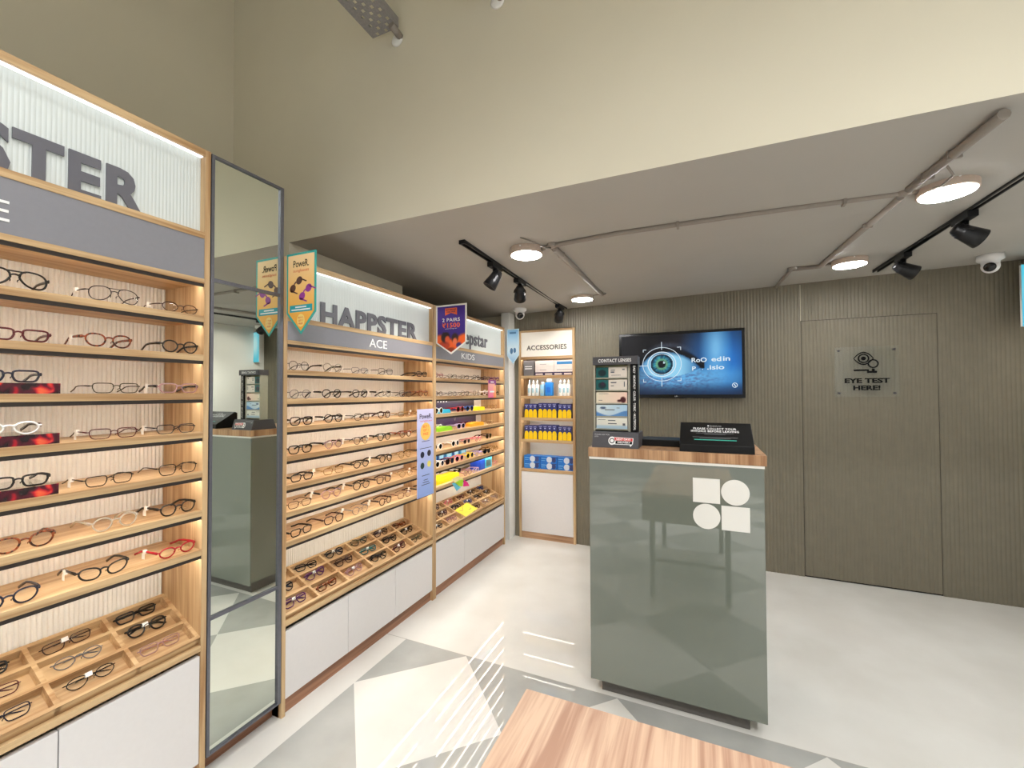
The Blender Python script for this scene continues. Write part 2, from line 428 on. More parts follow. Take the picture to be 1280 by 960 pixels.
# ------------------------------------------------------------------ eyewear
SH = {  # name: (lens width, lens height, squareness, outer lift, bridge)
 'rectangular': (0.053, 0.032, 4.6, 0.0, 0.017), 'round': (0.048, 0.042, 2.15, 0.0, 0.021), 'oval': (0.050, 0.034, 2.2, 0.0, 0.020),
 'square': (0.052, 0.038, 3.8, 0.0, 0.018), 'aviator': (0.056, 0.046, 2.5, -0.10, 0.018), 'cat-eye': (0.053, 0.037, 2.6, 0.16, 0.018),
 'panto': (0.049, 0.040, 2.5, 0.03, 0.020)}
def rim_pts(sh, s, n=28, k=1.0):
    w, h, e, lift, br = SH[sh]; cy0 = s*(br/2 + w/2); out = []
    for i in range(n):
        a = 2*PI*i/n; c, q = math.cos(a), math.sin(a)
        y = math.copysign(abs(c)**(2/e), c)*w/2; z = math.copysign(abs(q)**(2/e), q)*h/2
        if z < 0: y *= (1 - 0.22*(-z/(h/2)))
        if sh == 'aviator' and z < 0: y += 0.004*(-z/(h/2))
        z += lift*y
        out.append((s*y*k, z*k)); 
    return [(cy0+y, z) for y, z in out]
_gm = {}
def gl_mesh(kind, sh, thick, mat, **kw):
    key = (kind, sh, thick, mat.name, tuple(sorted(kw.items())))
    if key in _gm: return _gm[key]
    w, h, e, lift, br = SH[sh]; mb = MB(); W = br/2 + w; r = 0.0023 if thick else 0.0013
    if kind == 'frame':
        half = kw.get('half', False)
        for s in (-1, 1):
            p = [(0.0015 - 0.12*(y*y)/0.14, y, z) for y, z in rim_pts(sh, s)]
            mb.tube(p, r*1.15, 6, True, r, up=(1,0,0))
        zb = h*0.16
        arc = [(0.002, -br/2-0.002 + (br+0.004)*i/6, zb + 0.004*math.sin(PI*i/6)) for i in range(7)]
        mb.tube(arc, r*1.2, 6)
        if sh == 'aviator': mb.tube([(0.001, -br/2-0.012+(br+0.024)*i/6, h*0.44) for i in range(7)], r, 6)
        for s in (-1, 1):
            zt = h*0.2 + lift*s*s*w/2
            mb.tube([(-0.0015, s*(W-0.001), zt), (-0.003, s*(W+0.004), zt), (-0.008, s*(W+0.006), zt)], r*1.3, 6)
            mb.tube([(-0.002, s*br/2, -h*0.05), (-0.007, s*(br/2-0.002), -h*0.10), (-0.008, s*(br/2-0.0015), -h*0.2)], 0.0012, 5)
    elif kind == 'lens':
        s = kw['s']; p = rim_pts(sh, s, 28, 0.985)
        mb.prism([(-0.12*(y*y)/0.14 + 0.0012, y, z) for y, z in (p if s > 0 else p[::-1])], (0,0,0), (0.001,0,0))
    elif kind == 'temple':
        s = kw['s']; zt = h*0.2 + lift*w/2; bot = -h/2
        q = [(-0.006, s*(W+0.006), zt), (-0.03, s*(W+0.008), zt+0.001), (-0.07, s*(W+0.007), zt+0.001), (-0.095, s*(W+0.005), zt-0.002), (-0.112, s*(W+0.003), zt-0.010), (-0.138, s*(W+0.001), bot+0.004)]
        t = 0.0050 if thick else 0.0022
        mb.tube(q, [0.0018]*6, 6, False, [t*1.15, t, t*0.85, t*0.8, t*0.9, t*0.95])
    elif kind == 'folded':
        s = kw['s']; zt = h*0.2 + lift*w/2; t = 0.0042 if thick else 0.0020; xo = -0.008 - (0.006 if s > 0 else 0.0)
        q = [(xo+0.002, s*(W+0.005), zt), (xo-0.004, s*(W-0.008), zt), (xo-0.006, s*(W-0.04), zt), (xo-0.006, s*(W-0.085), zt-0.002), (xo-0.005, s*(W-0.10), zt-0.008), (xo-0.004, s*(W-0.124), -h/2+0.006)]
        mb.tube(q, [0.0016]*6, 6, False, t)
    elif kind == 'tag':
        s = kw['s']; zt = h*0.2
        if kw.get('folded'): mb.box(-0.004, 0.004, s*0.006-0.009, s*0.006+0.009, h*0.12, h*0.12+0.014)
        else:
            mb.box(-0.074, -0.062, s*(W+0.0035), s*(W+0.012), zt-0.006, zt+0.008)
            mb.box(-0.082, -0.066, s*(W+0.0098), s*(W+0.0105), zt-0.026, zt-0.006)
    _gm[key] = mb.mesh('eyewear_'+kind, mat); return _gm[key]
FC = {  # frame colours
 'black': (10,9,10), 'dark brown': (62,38,30), 'brown tortoise': (110,52,30), 'maroon': (84,26,34), 'navy': (26,28,48), 'grey': (112,112,116),
 'gunmetal': (66,64,66), 'gold': (176,138,84), 'clear': (232,226,214), 'pink clear': (228,196,196), 'red': (168,26,40), 'purple': (92,44,96), 'olive': (74,72,54),
 'white': (240,240,238), 'pink': (226,132,150), 'yellow': (238,208,60), 'lilac': (186,168,214), 'teal': (40,110,112), 'orange': (230,120,40), 'blue': (54,92,170)}
def fmat(c):
    k = 'frame_'+c.replace(' ', '_')
    if k not in M:
        if c == 'brown tortoise':
            m, nt, o = newmat(k); b = nt.nodes.new('ShaderNodeBsdfPrincipled'); b.inputs['Roughness'].default_value = 0.2
            tc = nt.nodes.new('ShaderNodeTexCoord'); n = nt.nodes.new('ShaderNodeTexNoise'); n.inputs['Scale'].default_value = 110
            r = nt.nodes.new('ShaderNodeValToRGB'); r.color_ramp.elements[0].position = 0.42; r.color_ramp.elements[1].position = 0.62
            r.color_ramp.elements[0].color = rgb(48, 22, 16); r.color_ramp.elements[1].color = rgb(150, 72, 34)
            L(nt, tc.outputs['Object'], n.inputs['Vector']); L(nt, n.outputs['Fac'], r.inputs['Fac']); L(nt, r.outputs['Color'], b.inputs['Base Color']); L(nt, b.outputs['BSDF'], o.inputs['Surface']); M[k] = m
        elif 'clear' in c:
            m, nt, o = newmat(k); b = nt.nodes.new('ShaderNodeBsdfPrincipled'); b.inputs['Roughness'].default_value = 0.12; b.inputs['Base Color'].default_value = rgb(*FC[c])
            t = nt.nodes.new('ShaderNodeBsdfTransparent'); t.inputs['Color'].default_value = rgb(*FC[c]); mx = nt.nodes.new('ShaderNodeMixShader'); mx.inputs['Fac'].default_value = 0.38
            L(nt, t.outputs[0], mx.inputs[1]); L(nt, b.outputs[0], mx.inputs[2]); L(nt, mx.outputs[0], o.inputs['Surface']); M[k] = m
        else: M[k] = plain(k, rgb(*FC[c]), 0.25, 0.5 if c in ('gold', 'gunmetal') else 0.0, noise=0.04)
    return M[k]
def eyewear(sh, colr, thick, loc, rot, label, group, folded=False, sun=None, temple=None, tagged=True, mat4=None):
    kind = 'sunglasses' if sun else 'eyeglasses'
    m = fmat(colr); tm = fmat(temple) if temple else m; lm = M[sun] if sun else M['lens']
    t = thing(kind, loc, label, kind, group)
    if mat4 is not None: t.matrix_world = mat4
    else: t.rotation_euler = (0, 0, rot)
    h = SH[sh][1]
    off = Vector((0, 0, h/2 + (0.0032 if thick else 0.0018) + abs(SH[sh][3])*0.027))
    def add(n, me):
        o = link(n, me, t); o.location = off; return o
    add('frame', gl_mesh('frame', sh, thick, m))
    for s in (-1, 1): add('lens', gl_mesh('lens', sh, thick, lm, s=s))
    for s in (-1, 1): add('temple', gl_mesh('folded' if folded else 'temple', sh, thick, tm, s=s))
    if tagged: add('price_tag', gl_mesh('tag', sh, thick, M['tag'], s=-1, folded=folded))
    return t
ORD = ['first', 'second', 'third', 'fourth', 'fifth', 'sixth', 'seventh', 'eighth']

# ------------------------------------------------------------------ display bays
def bay(name, y0, y1, ztop, label, cat, sign_z, band, strip_b, shelves, tray, ledge, door_top, doors, cols, sign_txt, band_txt):
    """Wall bay from y0 to y1: lit header, grey band, seven shelves, sloped tray, doors, plinth."""
    b = thing(name, (-1.93, (y0+y1)/2, 0), label, cat, 'display bays along the wall')
    pt = 0.020; yi0, yi1 = y0+pt, y1-pt; XB = -2.04
    part('side_panel', MB().box(-2.10, FX, y0, yi0, 0.0, ztop), M['wood_z'], b, 0.0012)
    part('side_panel', MB().box(-2.10, FX, yi1, y1, 0.0, ztop), M['wood_z'], b, 0.0012)
    part('top_panel', MB().box(-2.10, FX, yi0, yi1, ztop-0.026, ztop), M['wood_y'], b, 0.0012)
    part('back_panel', MB().flutes((XB, yi0, ledge[1]-0.3), (0,1,0), yi1-yi0, sign_z-ledge[1]+0.3, (1,0,0), 0.0135, 0.005), M['flute'], b)
    # lit header
    s = part('lightbox_face', MB().flutes((FX-0.032, yi0, sign_z), (0,1,0), yi1-yi0, ztop-0.026-sign_z, (1,0,0), 0.0115, 0.0012), M['sign'], b)
    part('led_strip', MB().box(FX-0.026, FX-0.010, yi0+0.004, yi1-0.004, ztop-0.030, ztop-0.0265), M['sign_led'], s)
    t = MB()
    for (tx, ya, yb, za, zb, bold) in sign_txt: text_mb(t, tx, (FX-0.0275, ya, za), YR, ZU, yb-ya, zb-za, bold, 0.006, 1.08)
    part('lettering', t, M['letters'], s)
    h = part('header_band', MB().box(FX-0.02, FX-0.003, yi0, yi1, band[0], band[1]), M['grey_band'], b)
    t = MB()
    for (tx, ya, yb, za, zb, bold) in band_txt: text_mb(t, tx, (FX-0.003, ya, za), YR, ZU, yb-ya, zb-za, bold, 0.0022)
    part('lettering', t, M['white_ink'], h)
    part('header_rail', MB().box(-2.035, FX, yi0, yi1, band[1], sign_z), M['wood_y'], b, 0.001)
    def ledged(nm, z1, z0, ch):
        o = part(nm, MB().box(-2.034, FX, yi0, yi1, z0, z1), M['wood_y'], b, 0.001)
        part('led_channel', MB().box(FX-0.012, FX-0.004, yi0, yi1, z0-ch, z0), M['dark_channel'], o)
        part('led_strip', MB().box(FX-0.021, FX-0.0125, yi0+0.004, yi1-0.004, z0-ch*(0.5 if z0 > 1.45 else 0.92), z0-0.0005), M['led'], o)
    ledged('shelf', strip_b+0.019, strip_b, 0.012)
    for z in shelves: ledged('shelf', z, z-0.024, 0.013)
    # sloped tray with compartments
    zr, zf = tray; th = math.atan2(zr-zf, 0.26); sl = 0.248/math.cos(th)
    tm = Matrix.Translation((FX-0.002, 0, zf)) @ Matrix.Rotation(th, 4, 'Y')     # local -x runs up the slope
    mb = MB(); mb.box(-sl, 0, yi0, yi1, -0.038, -0.030)
    w = 0.013
    rows = [0, sl*0.345, sl*0.675, sl-w]
    for x in rows: mb.box(-x-w, -x, yi0, yi1, -0.031, 0)
    cy = [yi0] + [c-w/2 for c in cols] + [yi1-w]
    for c in cy: mb.box(-sl, 0, c, c+w, -0.031, 0.0003)
    mb.xf(tm); tr = part('tray', mb, M['wood_y'], b)
    part('ledge', MB().box(-2.03, FX, yi0, yi1, ledge[1], ledge[0]), M['wood_y'], b, 0.001)
    part('shadow_rail', MB().box(FX-0.05, FX-0.03, yi0, yi1, door_top, ledge[1]), M['dark_channel'], b)
    ds = [yi0] + doors + [yi1]
    for k in range(len(ds)-1):
        part('door', MB().box(FX-0.022, FX-0.003, ds[k]+0.0015, ds[k+1]-0.0015, 0.075, door_top), M['white_door'], b, 0.001)
    part('plinth', MB().box(-2.0, FX-0.020, y0, y1, 0.0, 0.074), M['plinth_y'], b)
    cells = []
    for r in range(3):
        for k in range(len(cy)-1):
            yc = (cy[k]+w+cy[k+1])/2; xc = -(rows[r]+w+rows[r+1])/2
            cells.append((r, k, tm, xc, yc))
    return cells
SHB = [1.804, 1.652, 1.501, 1.350, 1.197, 1.046, 0.894]
SHM = [1.611, 1.472, 1.340, 1.202, 1.066, 0.940, 0.802]
cells1 = bay('display_bay', -0.17, 1.068, 2.465, 'tall oak eyewear bay beside the mirror, headed by a bright lightbox sign', 'display unit', 2.135, (1.950, 2.110), 1.932, SHB,
    (0.685, 0.556), (0.524, 0.502), 0.484, [0.228, 0.649], [0.039, 0.242, 0.445, 0.648, 0.850], [('HAPPSTER', 0.02, 0.858, 2.120, 2.272, 0.035)], [('ACE', 0.345, 0.528, 1.985, 2.045, 0.0)])
cells2 = bay('display_bay', 1.400, 2.638, 2.145, 'lower oak eyewear bay between mirror and KIDS bay, grey ACE band', 'display unit', 1.866, (1.753, 1.842), 1.733, SHM,
    (0.578, 0.460), (0.436, 0.410), 0.386, [1.812, 2.211], [1.625, 1.825, 2.028, 2.232, 2.433], [('HAPPSTER', 1.633, 2.463, 1.858, 1.978, 0.035)], [('ACE', 1.968, 2.123, 1.772, 1.822, 0.0)])
cells3 = bay('display_bay', 2.642, 3.875, 2.145, 'oak KIDS eyewear bay ending at the white pillar', 'display unit', 1.866, (1.753, 1.842), 1.733, SHM,
    (0.582, 0.468), (0.444, 0.416), 0.392, [3.075], [2.880, 3.095, 3.296, 3.494, 3.690], [('epstar', 3.13, 3.545, 1.872, 2.010, 0.012)], [('KIDS', 3.035, 3.255, 1.777, 1.825, 0.0)])

# mirror pillar between the tall bay and the ACE bay
mr = thing('wall_mirror', (-1.80, 1.235, 0.0), 'tall narrow framed mirror in three panes between two eyewear bays', 'mirror')
my0, my1 = 1.072, 1.396
part('backing', MB().box(-2.09, FX-0.012, my0, my1, 0.075, 2.462), M['mirror_frame'], mr)
for (z0, z1) in ((0.082, 0.604), (0.612, 1.952), (1.960, 2.455)):
    part('mirror_pane', MB().box(FX-0.0115, FX-0.009, my0+0.012, my1-0.016, z0, z1), M['mirror'], mr)
fr = MB()
fr.box(FX-0.012, FX, my0, my0+0.012, 0.075, 2.462).box(FX-0.012, FX, my1-0.016, my1, 0.075, 2.462)
fr.box(FX-0.012, FX, my0+0.012, my1-0.016, 2.453, 2.462).box(FX-0.012, FX, my0+0.012, my1-0.016, 0.075, 0.083)
for z in (0.604, 1.952): fr.box(FX-0.012, FX-0.001, my0+0.012, my1-0.016, z-0.003, z+0.011)
part('frame', fr, M['mirror_frame'], mr)
part('plinth', MB().box(-2.05, FX-0.055, my0+0.002, my1-0.002, 0.0, 0.074), M['plinth_y'], mr)

# ---- glasses on the shelves of the tall bay (beside the mirror); third item is the pair next to the mirror
B1 = [
 [('aviator','black',1,0.553), ('aviator','gunmetal',0,0.785), ('oval','dark brown',0,0.994)],
 [('rectangular','maroon',1,0.562), ('panto','brown tortoise',1,0.772), ('round','black',1,0.990)],
 [('rectangular','navy',1,0.543), ('rectangular','olive',0,0.794), ('rectangular','pink clear',1,0.998)],
 [('oval','white',1,0.547), ('rectangular','maroon',0,0.789), ('rectangular','gunmetal',0,0.978)],
 [('rectangular','black',1,0.567), ('rectangular','black',0,0.780), ('square','black',0,0.992)],
 [('panto','brown tortoise',1,0.583), ('round','clear',1,0.797), ('panto','black',1,0.996)],
 [('panto','navy',1,0.552), ('cat-eye','black',1,0.768), ('oval','red',1,0.988)]]
for i, row in enumerate(B1):
    for k, (sh, c, th, y) in enumerate(row):
        zz = SHB[i] + 0.0005; x = FX-0.020; y = min(y*0.987, 1.043-(SH[sh][4]/2+SH[sh][0]+0.0085)); rz = (k-1)*0.03 + random.uniform(-0.05, 0.05)
        ris = k == 0 and i in (2, 3, 4)
        if ris: zz += 0.0312
        lab = f"{'thick' if th else 'thin'} {c} {sh} eyeglasses, {ORD[2-k]} pair from the mirror, {ORD[i]} shelf, tall bay"
        if ris: lab = f"{c} {sh} eyeglasses standing on the tortoiseshell riser on the {ORD[i]} shelf down"
        eyewear(sh, c, th, (x, y, zz), rz, lab, 'eyeglasses on the shelves of the tall bay', temple={'white':'dark brown', 'pink clear':'black', 'olive':'black'}.get(c), tagged=(k > 0 and (i+k) % 3 != 0))
# tortoiseshell risers
def tortoise():
    m, nt, o = newmat('tortoiseshell_acrylic'); b = nt.nodes.new('ShaderNodeBsdfPrincipled'); b.inputs['Roughness'].default_value = 0.15
    tc = nt.nodes.new('ShaderNodeTexCoord'); n = nt.nodes.new('ShaderNodeTexNoise'); n.inputs['Scale'].default_value = 26; n.inputs['Detail'].default_value = 1.5; n.inputs['Distortion'].default_value = 0.6
    r = nt.nodes.new('ShaderNodeValToRGB'); e = r.color_ramp.elements
    e[0].position = 0.40; e[0].color = rgb(34, 14, 22); e[1].position = 0.72; e[1].color = rgb(240, 110, 70)
    k = e.new(0.52); k.color = rgb(88, 16, 36); k = e.new(0.60); k.color = rgb(206, 30, 44)
    L(nt, tc.outputs['Object'], n.inputs['Vector']); L(nt, n.outputs['Fac'], r.inputs['Fac']); L(nt, r.outputs['Color'], b.inputs['Base Color']); L(nt, b.outputs['BSDF'], o.inputs['Surface']); return m
M['tortoise'] = tortoise()
for i in (2, 3, 4):
    z = SHB[i] + 0.0004
    ds_ = thing('display_riser', (FX-0.08, 0.49, z), f'clear riser with red and black tortoiseshell front on the {ORD[i]} shelf of the tall bay', 'riser', 'tortoiseshell risers')
    part('block', MB().box(FX-0.19, FX-0.0145, 0.34, 0.643, z, z+0.031), M['acrylic'], ds_)
    part('front_strip', MB().box(FX-0.0143, FX-0.0115, 0.34, 0.643, z, z+0.031), M['tortoise'], ds_)

# ---- ACE bay: counted from the mirror
B2 = [
 [('round','gunmetal',0), ('round','clear',1), ('rectangular','grey',0), ('square','gunmetal',0), ('rectangular','black',1)],
 [('round','grey',0), ('round','black',1), ('panto','black',1), ('panto','clear',1), ('square','gunmetal',0), ('round','brown tortoise',1)],
 [('square','black',1), ('panto','black',1), ('square','black',0), ('panto','dark brown',1), ('rectangular','gold',0), ('square','gold',0)],
 [('square','black',1), ('round','pink clear',1), ('round','gunmetal',0), ('panto','black',1), ('panto','brown tortoise',1), ('square','gunmetal',0)],
 [('rectangular','black',1), ('rectangular','gold',0), ('oval','black',1), ('round','black',1), ('round','gold',0), ('square','black',1)],
 [('rectangular','dark brown',0), ('round','pink clear',1), ('panto','black',1), ('square','dark brown',1), ('oval','gold',0), ('rectangular','black',0)],
 [('rectangular','black',1), ('square','dark brown',1), ('round','grey',0), ('panto','dark brown',1), ('square','maroon',0), ('rectangular','black',1)]]
for i, row in enumerate(B2):
    n = len(row)
    for k, (sh, c, th) in enumerate(row):
        y = 1.515 + k*0.205 + random.uniform(-0.012, 0.012)
        if i == 0 and k == 4: y = 2.52
        rz = random.uniform(-0.09, 0.09)
        eyewear(sh, c, th, (FX-0.024, y, SHM[i]+0.0005), rz, f"{'thick' if th else 'thin'} {c} {sh} eyeglasses, {ORD[k]} pair from the mirror, {ORD[i]} shelf, ACE bay",
                'eyeglasses on the shelves of the ACE bay', temple='black' if c in ('clear', 'pink clear') else None, tagged=(i*2+k) % 3 != 1)

# ---- folded glasses in the sloped trays
def tray_pair(cell, sh, c, th, label, group, sun=None, jit=0.0):
    r, k, tm, xc, yc = cell
    m = tm @ Matrix.Translation((xc+0.006, yc, -0.0285)) @ Matrix.Rotation(jit, 4, 'Z') @ Matrix.Rotation(rad(-52), 4, 'Y')
    return eyewear(sh, c, th, (0,0,0), 0, label, group, folded=True, mat4=m, sun=sun, temple='pink clear' if c == 'clear' else None, tagged=(r+k) % 2 == 0)
ROW = ['front', 'middle', 'back']
T1 = {(2,5):('rectangular','black',1), (1,5):('panto','black',1), (0,5):('rectangular','pink clear',0), (2,4):('rectangular','dark brown',0), (1,4):('oval','grey',0), (0,4):('oval','black',0),
      (2,3):('rectangular','black',1), (1,3):('rectangular','maroon',0), (0,3):('rectangular','navy',0)}
for cl_ in cells1:
    q = T1.get((cl_[0], cl_[1]))
    if q: tray_pair(cl_, *q, f"folded {q[1]} {q[0]} eyeglasses, {ROW[cl_[0]]} row, {ORD[5-cl_[1]]} tray compartment from the mirror, tall bay", 'folded eyeglasses in the tall bay tray', jit=random.uniform(-0.06, 0.06))
pal = ['black', 'black', 'dark brown', 'navy', 'black', 'olive', 'gunmetal', 'brown tortoise']
for j, cl_ in enumerate(cells2):
    c = {(0,0):'purple', (0,2):'pink clear', (1,3):'teal', (0,5):'olive', (0,4):'maroon', (2,1):'black', (1,1):'purple'}.get((cl_[0], cl_[1]), pal[(j*5+2) % 8])
    sh = ['rectangular', 'square', 'cat-eye', 'panto'][(j*3+1) % 4]
    tray_pair(cl_, sh, c, 1, f"folded {c} {sh} eyeglasses, {ROW[cl_[0]]} row, {ORD[cl_[1]]} tray compartment from the mirror, ACE bay", 'folded eyeglasses in the ACE bay tray', jit=random.uniform(-0.12, 0.12))
pal3 = ['dark brown', 'navy', 'pink', 'black', 'maroon', 'clear', 'blue', 'brown tortoise']
for j, cl_ in enumerate(cells3):
    if (cl_[0], cl_[1]) == (0, 2): continue
    c = {(2,1):'navy', (2,2):'pink', (1,0):'lilac', (0,1):'pink clear', (0,5):'clear', (1,1):'maroon'}.get((cl_[0], cl_[1]), pal3[(j*5+1) % 8]); sh = ['oval', 'square', 'panto'][j % 3]
    tray_pair(cl_, sh, c, 1, f"folded {c} {sh} eyeglasses, {ROW[cl_[0]]} row, {ORD[5-cl_[1]]} tray compartment from the pillar, KIDS bay", 'folded eyeglasses in the KIDS bay tray', jit=random.uniform(-0.12, 0.12))

# yellow card lying in the KIDS tray
r, k, tm, xc, yc = [c for c in cells3 if (c[0], c[1]) == (0, 2)][0]
ym = tm @ Matrix.Translation((xc-0.01, yc+0.02, 0.0042)) @ Matrix.Rotation(rad(4), 4, 'Z')
yc_ = thing('leaflet', (0,0,0), 'yellow leaflet lying across the front tray compartments of the KIDS bay', 'leaflet'); yc_.matrix_world = ym
local('sheet', MB().box(-0.058, 0.052, -0.12, 0.115, 0, 0.0018), col('leaflet_yellow', 248, 228, 70), yc_)
lb = MB(); lb.tube([(-0.03+0.02*math.sin(t*1.4), -0.09+0.03*t, 0.0026) for t in range(5)], 0.0012, 5); lb.tube([(0.01, 0.02, 0.0026), (0.02, 0.05, 0.0026), (0.0, 0.06, 0.0026)], 0.0012, 5)
local('printed_drawing', lb, M['grey_ink'], yc_)

# ---- KIDS bay shelves
def kid(i, y, sh, c, th, lab, sun=None, x=0.034, z=0.0, rz=0.0, temple=None, tagged=False, grp='childrens eyewear on the KIDS shelves'):
    return eyewear(sh, c, th, (FX-x, y, SHM[i]+0.0005+z), rz+random.uniform(-0.06, 0.06), lab, grp, sun=sun, temple=temple, tagged=tagged)
K1 = [('oval','pink clear',1), ('rectangular','black',0), ('rectangular','black',0), ('square','black',0), ('rectangular','dark brown',1), ('oval','purple',1)]
K2 = [('oval','dark brown',0), ('rectangular','grey',0), ('square','gunmetal',0), ('round','clear',1), ('round','white',1), ('oval','black',1)]
for i, row in enumerate((K1, K2)):
    for k, (sh, c, th) in enumerate(row):
        kid(i, 2.745+k*0.2, sh, c, th, f"{'thick' if th else 'thin'} {c} {sh} eyeglasses, {ORD[5-k]} pair from the pillar, {ORD[i]} shelf, KIDS bay", tagged=k % 2 == 0)
# backdrop cards behind shelves three and four
def night(u, v):
    c = mixc((22, 22, 58), (70, 44, 120), blob(u, v, 0.55, 0.3, 0.35, 0.8, 0.9)); c = mixc(c, (120, 40, 110), 0.5*blob(u, v, 0.72, 0.2, 0.15, 0.4, 0.9)); return tuple(x*0.68 for x in c)
for i, y1 in ((2, 3.62), (3, 3.66)):
    z = SHM[i]+0.0004; h = 0.098
    bc = thing('backdrop_card', (-1.99, 2.668, z), f'dark blue and purple backdrop card behind the {ORD[i]} shelf of the KIDS bay', 'display card', 'backdrop cards')
    part('board', MB().box(-1.994, -1.990, 2.668, y1, z, z+h), col('card_navy', 26, 24, 60), bc)
    link('printed_picture', pic_mesh('printed_picture', (-1.9895, 2.668, z), YR, ZU, y1-2.668, h, 24, 8, night, M['picture'], wloc(bc)), bc)
    dots = MB()
    for k in range(11 if i == 2 else 0): plate(dots, (-1.9893, 2.70+k*0.042, z+0.078), YR, ZU, 0, 0.02, 0, 0.010, 0, 0.0004)
    if i == 2: part('lettering', dots, M['white_ink'], bc)
    else:
        t = MB(); text_mb(t, 'V', (-1.9893, 3.25, z+0.045), YR, ZU, 0.04, 0.04, 0.02); part('lettering', t, M['grey_ink'], bc)
def case(i, y, w, h, d, c, rgbv, lab, x=0.03):
    z = SHM[i]+0.0004; mb = MB(); prof = []
    for a in range(9):
        t = PI*a/8; prof.append((0, w/2*math.copysign(abs(math.cos(t))**0.55, math.cos(t)), h*abs(math.sin(t))**0.5 if a not in (0, 8) else 0))
    o = thing('spectacle_case', (FX-x, y, z), lab, 'spectacle case', 'coloured spectacle cases')
    part('shell', MB().prism([(FX-x-d, y+p[1], z+p[2]*0.62) for p in prof], (0,0,0), (d,0,0)), col('case_'+c, *rgbv), o)
    part('lid', MB().prism([(FX-x-d+0.001, y+p[1]*0.985, z+h*0.40+p[2]*0.62) for p in prof], (0,0,0), (d-0.002,0,0)), col('case_'+c, *rgbv), o)
case(2, 2.83, 0.17, 0.030, 0.065, 'cyan', (60, 190, 228), 'cyan spectacle case on the third shelf of the KIDS bay')
case(2, 3.42, 0.17, 0.032, 0.065, 'yellow', (250, 226, 30), 'yellow spectacle case on the third shelf of the KIDS bay')
case(3, 2.845, 0.19, 0.034, 0.065, 'lime', (146, 212, 48), 'lime green spectacle case on the fourth shelf of the KIDS bay')
case(3, 3.37, 0.23, 0.034, 0.065, 'orange', (252, 168, 48), 'orange spectacle case on the fourth shelf of the KIDS bay')
case(3, 2.705, 0.07, 0.046, 0.08, 'blue', (30, 84, 170), 'small blue spectacle case on the fourth shelf, KIDS bay', 0.08)
kid(2, 2.80, 'oval', 'grey', 1, 'grey oval eyeglasses behind the cyan case on the third KIDS shelf', x=0.105)
kid(2, 2.715, 'round', 'white', 1, 'white sunglasses at the start of the third KIDS shelf', sun='lens_dark', x=0.012)
kid(2, 3.065, 'round', 'red', 1, 'red round sunglasses on the third KIDS shelf', sun='lens_dark')
kid(2, 3.225, 'round', 'blue', 1, 'blue rimmed round sunglasses on the third KIDS shelf', sun='lens_blue')
kid(2, 3.43, 'oval', 'white', 1, 'white oval eyeglasses behind the yellow case on the third KIDS shelf', x=0.105)
kid(2, 3.70, 'round', 'gold', 0, 'thin gold round eyeglasses beside the yellow case on the third KIDS shelf')
kid(3, 2.84, 'cat-eye', 'white', 1, 'white cat-eye eyeglasses behind the lime case on the fourth KIDS shelf', x=0.105)
kid(3, 3.08, 'square', 'lilac', 1, 'lilac square sunglasses on the fourth KIDS shelf', sun='lens_dark')
kid(3, 3.37, 'oval', 'maroon', 1, 'maroon oval eyeglasses behind the orange case on the fourth KIDS shelf', x=0.105)
kid(3, 3.62, 'rectangular', 'gold', 0, 'thin gold rectangular eyeglasses beside the orange case on the fourth KIDS shelf')
for k, (sh, c, sun) in enumerate((('round','white','lens_dark'), ('round','white','lens_dark'), ('oval','pink clear','lens_dark'), ('oval','pink',None), ('cat-eye','dark brown','lens_dark'))):
    kid(4, 2.735+k*0.205 + (0.05 if k == 1 else 0.03 if k > 1 else 0), sh, c, 1, f"{c} {sh} {'sunglasses' if sun else 'eyeglasses'}, {ORD[4-k]} pair from the pillar, fifth shelf, KIDS bay", sun=sun)
for k, (sh, c, sun, y, x) in enumerate((('round','white','lens_dark',2.735,0.014), ('square','maroon','lens_dark',2.885,0.02), ('round','pink','lens_dark',3.03,0.02), ('round','yellow','lens_dark',3.205,0.02), ('oval','lilac',None,3.365,0.02), ('rectangular','black','lens_dark',3.52,0.02), ('round','gold',None,3.70,0.03))):
    kid(5, y, sh, c, 1, f"{c} {sh} {'sunglasses' if sun else 'eyeglasses'}, {ORD[6-k]} pair from the pillar, front row, sixth shelf, KIDS bay", sun=sun, x=x)
for k in range(6):
    z = SHM[5]+0.0004; y = 2.70+k*0.118
    cc = ('sky', (70, 160, 214)) if k % 2 else ('royal', (28, 86, 160))
    bx = thing('carton', (-1.975, y, z), f'{"sky blue" if k % 2 else "dark blue"} carton, {ORD[5-k]} from the pillar, behind the sixth KIDS shelf', 'box', 'blue cartons')
    part('box_body', MB().box(-2.02, -1.945, y, y+0.10, z, z+0.082), col('carton_'+cc[0], *cc[1]), bx, 0.001)
    part('printed_label', MB().box(-1.9448, -1.9442, y+0.02, y+0.08, z+0.02, z+0.06), col('carton_label', 150, 204, 230), bx)
